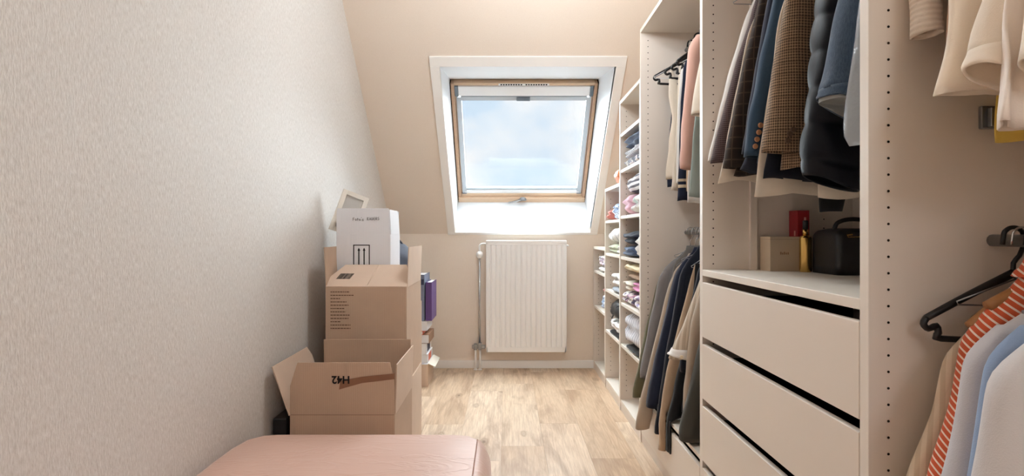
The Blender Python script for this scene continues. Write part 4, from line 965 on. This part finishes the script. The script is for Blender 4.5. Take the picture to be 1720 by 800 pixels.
F_ = [
 # tallest unit
 ('folded_shirt', 'white speckled shirt at the bottom of the top clothes pile', f_fl1, 3.24, 3.66, 1.60, .055, 1),
 ('folded_shirt', 'pale grey shirt in the middle of the top clothes pile', f_gw, 3.22, 3.68, 1.655, .065, 2),
 ('folded_jeans', 'folded navy jeans on top of the highest clothes pile', f_jean, 3.25, 3.69, 1.72, .075, 2),
 ('folded_scarf', 'white grey-green printed bundle under the striped roll', cloth('print_green', (210, 210, 205), 'floral', k=24, pal=[(224, 222, 216), (176, 196, 186), (206, 196, 196), (232, 230, 226), (120, 122, 128)]), 3.20, 3.47, 1.295, .13, 2),
 ('folded_sweater', 'pale pink sweater pressed against the shelf side', f_pk, 3.48, 3.715, 1.295, .14, 2),
 ('rolled_shirt', 'black and white striped roll lying on the pink sweater', f_str, 3.22, 3.66, 1.432, .125, 1),
 ('folded_jeans', 'dark denim jeans under the denim shirt pile', f_jean, 3.42, 3.70, 1.027, .075, 2),
 ('folded_shirt', 'dark navy shirt with light lining on the denim pile', c_navy, 3.40, 3.70, 1.102, .09, 2),
 ('folded_linen', 'stack of white folded linen beside the dark denim', c_white, 3.20, 3.385, 1.027, .17, 4),
 ('folded_shirt', 'white printed shirt bottom left on the full shelf', f_fl2, 3.44, 3.70, .72, .09, 2),
 ('folded_shirt', 'white lilac printed shirt bottom right on the full shelf', cloth('print_lilac', (230, 226, 232), 'floral', k=26, pal=[(238, 236, 238), (200, 190, 220), (232, 226, 228), (160, 150, 186), (240, 238, 236)]), 3.20, 3.43, .72, .10, 2),
 ('folded_shirt', 'rose pink shirt between the printed shirts and cream towel', f_hot, 3.20, 3.44, .82, .075, 2),
 ('folded_shirt', 'beige shirt under the cream towel on the full shelf', c_cream, 3.45, 3.70, .81, .065, 2),
 ('folded_shirt', 'brown and beige shirt near the top of the full shelf', f_brn, 3.21, 3.58, .896, .035, 1),
 ('folded_towel', 'cream yellow towel on top of the full shelf', f_yel, 3.21, 3.69, .932, .055, 1),
 ('folded_shirts', 'grey and white striped laundry heap on the lowest filled shelf', f_gw, 3.22, 3.69, .475, .20, 2),
 ('tangled_belt', 'black fabric belt tangle under the striped laundry', c_black, 3.24, 3.60, .446, .032, 1),
 # middle unit
 ('folded_shirt', 'blue and white patterned shirts on the middle unit', f_fl3, 3.78, 4.14, 1.276, .12, 3),
 ('folded_shirt', 'coral red shirt beyond the blue patterned pile', cloth('coral', (206, 128, 116)), 4.19, 4.28, 1.276, .09, 2),
 ('folded_shirt', 'pale sage shirt below the white roll', f_sage, 3.94, 4.22, 1.03, .072, 2),
 ('folded_shirt', 'white shirt with black trim below the white roll', c_white, 3.77, 3.93, 1.03, .07, 2),
 ('rolled_towel', 'large white rolled towel with grey edge', cloth('white_greyedge', (234, 232, 230), 'stripe', (176, 180, 186), 9, width=.93), 3.78, 4.20, 1.104, .135, 1),
 ('folded_shirt', 'white crumpled shirt on the third shelf', c_white, 3.80, 4.12, .80, .10, 2),
 ('folded_trousers', 'mid grey folded trousers on the third shelf', f_mid, 3.78, 4.10, .756, .044, 1),
 ('folded_shirt', 'white shirt bundle with dark trim under the black bag', c_white, 3.78, 4.16, .475, .085, 2),
 ('folded_scarf', 'black scarf lying flat below the white bundle', c_black, 3.80, 4.18, .445, .03, 1),
 # lowest unit
 ('folded_shirt', 'white shirt at the bottom of the lowest unit pile', c_white, 4.34, 4.70, .86, .05, 1),
 ('folded_shirt', 'lilac and blue patterned shirts on the lowest unit', f_fl2, 4.34, 4.68, .91, .095, 3),
 ('folded_shirt', 'blue printed shirt heap on the lowest unit shelf', f_fl3, 4.33, 4.56, .558, .14, 3),
 ('folded_shirt', 'red patterned shirt lying on the blue printed heap', cloth('print_red', (200, 120, 120), 'floral', k=30, pal=[(196, 92, 92), (226, 220, 222), (150, 150, 180)]), 4.33, 4.50, .698, .05, 1),
]
for i_, (nm, lab, m, y0, y1, z0, hh, lo_) in enumerate(F_):
    cat = {'jeans': 'jeans', 'sweater': 'sweater', 'towel': 'towel', 'scarf': 'scarf', 'trousers': 'trousers', 'linen': 'linen', 'belt': 'belt', 'shirts': 'clothes'}.get(nm.split('_')[1], 'shirt')
    put(mk(nm, folded(y0, y1, z0, hh, 200+i_*3.7, lo_, x0=.778+.004*(i_ % 3), rumple=.016 if hh > .05 else .008, slump=.15 if lo_ == 1 and hh > .1 else 0), m, smooth=True), lab, cat, gd)
bgb = empty('shoulder_bag', (.93, 3.96, .56), 'black leather shoulder bag lying on the white bundle', 'bag')
mk('bag_body', folded(3.78, 4.14, .561, .15, 411, 1, x0=.775), BLACKF, bgb, smooth=True)
mk('strap', T([(.79, 3.82, .69), (.77, 3.9, .66), (.765, 3.98, .60), (.768, 4.06, .565)], .006, 8, 5), BLACKF, bgb, smooth=True)
put(mk('drawstring_cord', T([(.80, 3.66, .452), (.772, 3.60, .452), (.775, 3.52, .453), (.78, 3.45, .46), (.772, 3.40, .452), (.785, 3.33, .452)], .0045, 8, 5), c_white, smooth=True), 'white drawstring cord lying at the shelf edge', 'cord')
put(mk('orange_pouch', folded(3.76, 3.92, 1.518, .10, 433, 1, x0=.765, depth=.12), ORANGEP, smooth=True), 'bright orange pouch on top of the middle shelf unit', 'pouch')
yb_ = empty('yellow_tub', (.9, 4.42, .072), 'mustard yellow tub with dark lid on the lowest shelf floor', 'tub')
mk('tub_body', B(.80, .98, 4.34, 4.50, .072, .19), MUSTARD, yb_, bevel=.012); mk('lid', B(.795, .985, 4.335, 4.505, .19, .205), YELLOWB, yb_, bevel=.004)
ds = empty('spray_can', (.86, 4.42, .205), 'small dark can standing on the mustard tub', 'can')
mk('can_body', lathe(bmesh.new(), (.86, 4.40, .205), [(.02, 0), (.022, .004), (.022, .06), (.014, .07)], 18), NAVYB, ds, smooth=True); mk('cap', lathe(bmesh.new(), (.86, 4.40, .275), [(.013, 0), (.013, .02)], 16), BLACKP, ds, smooth=True)
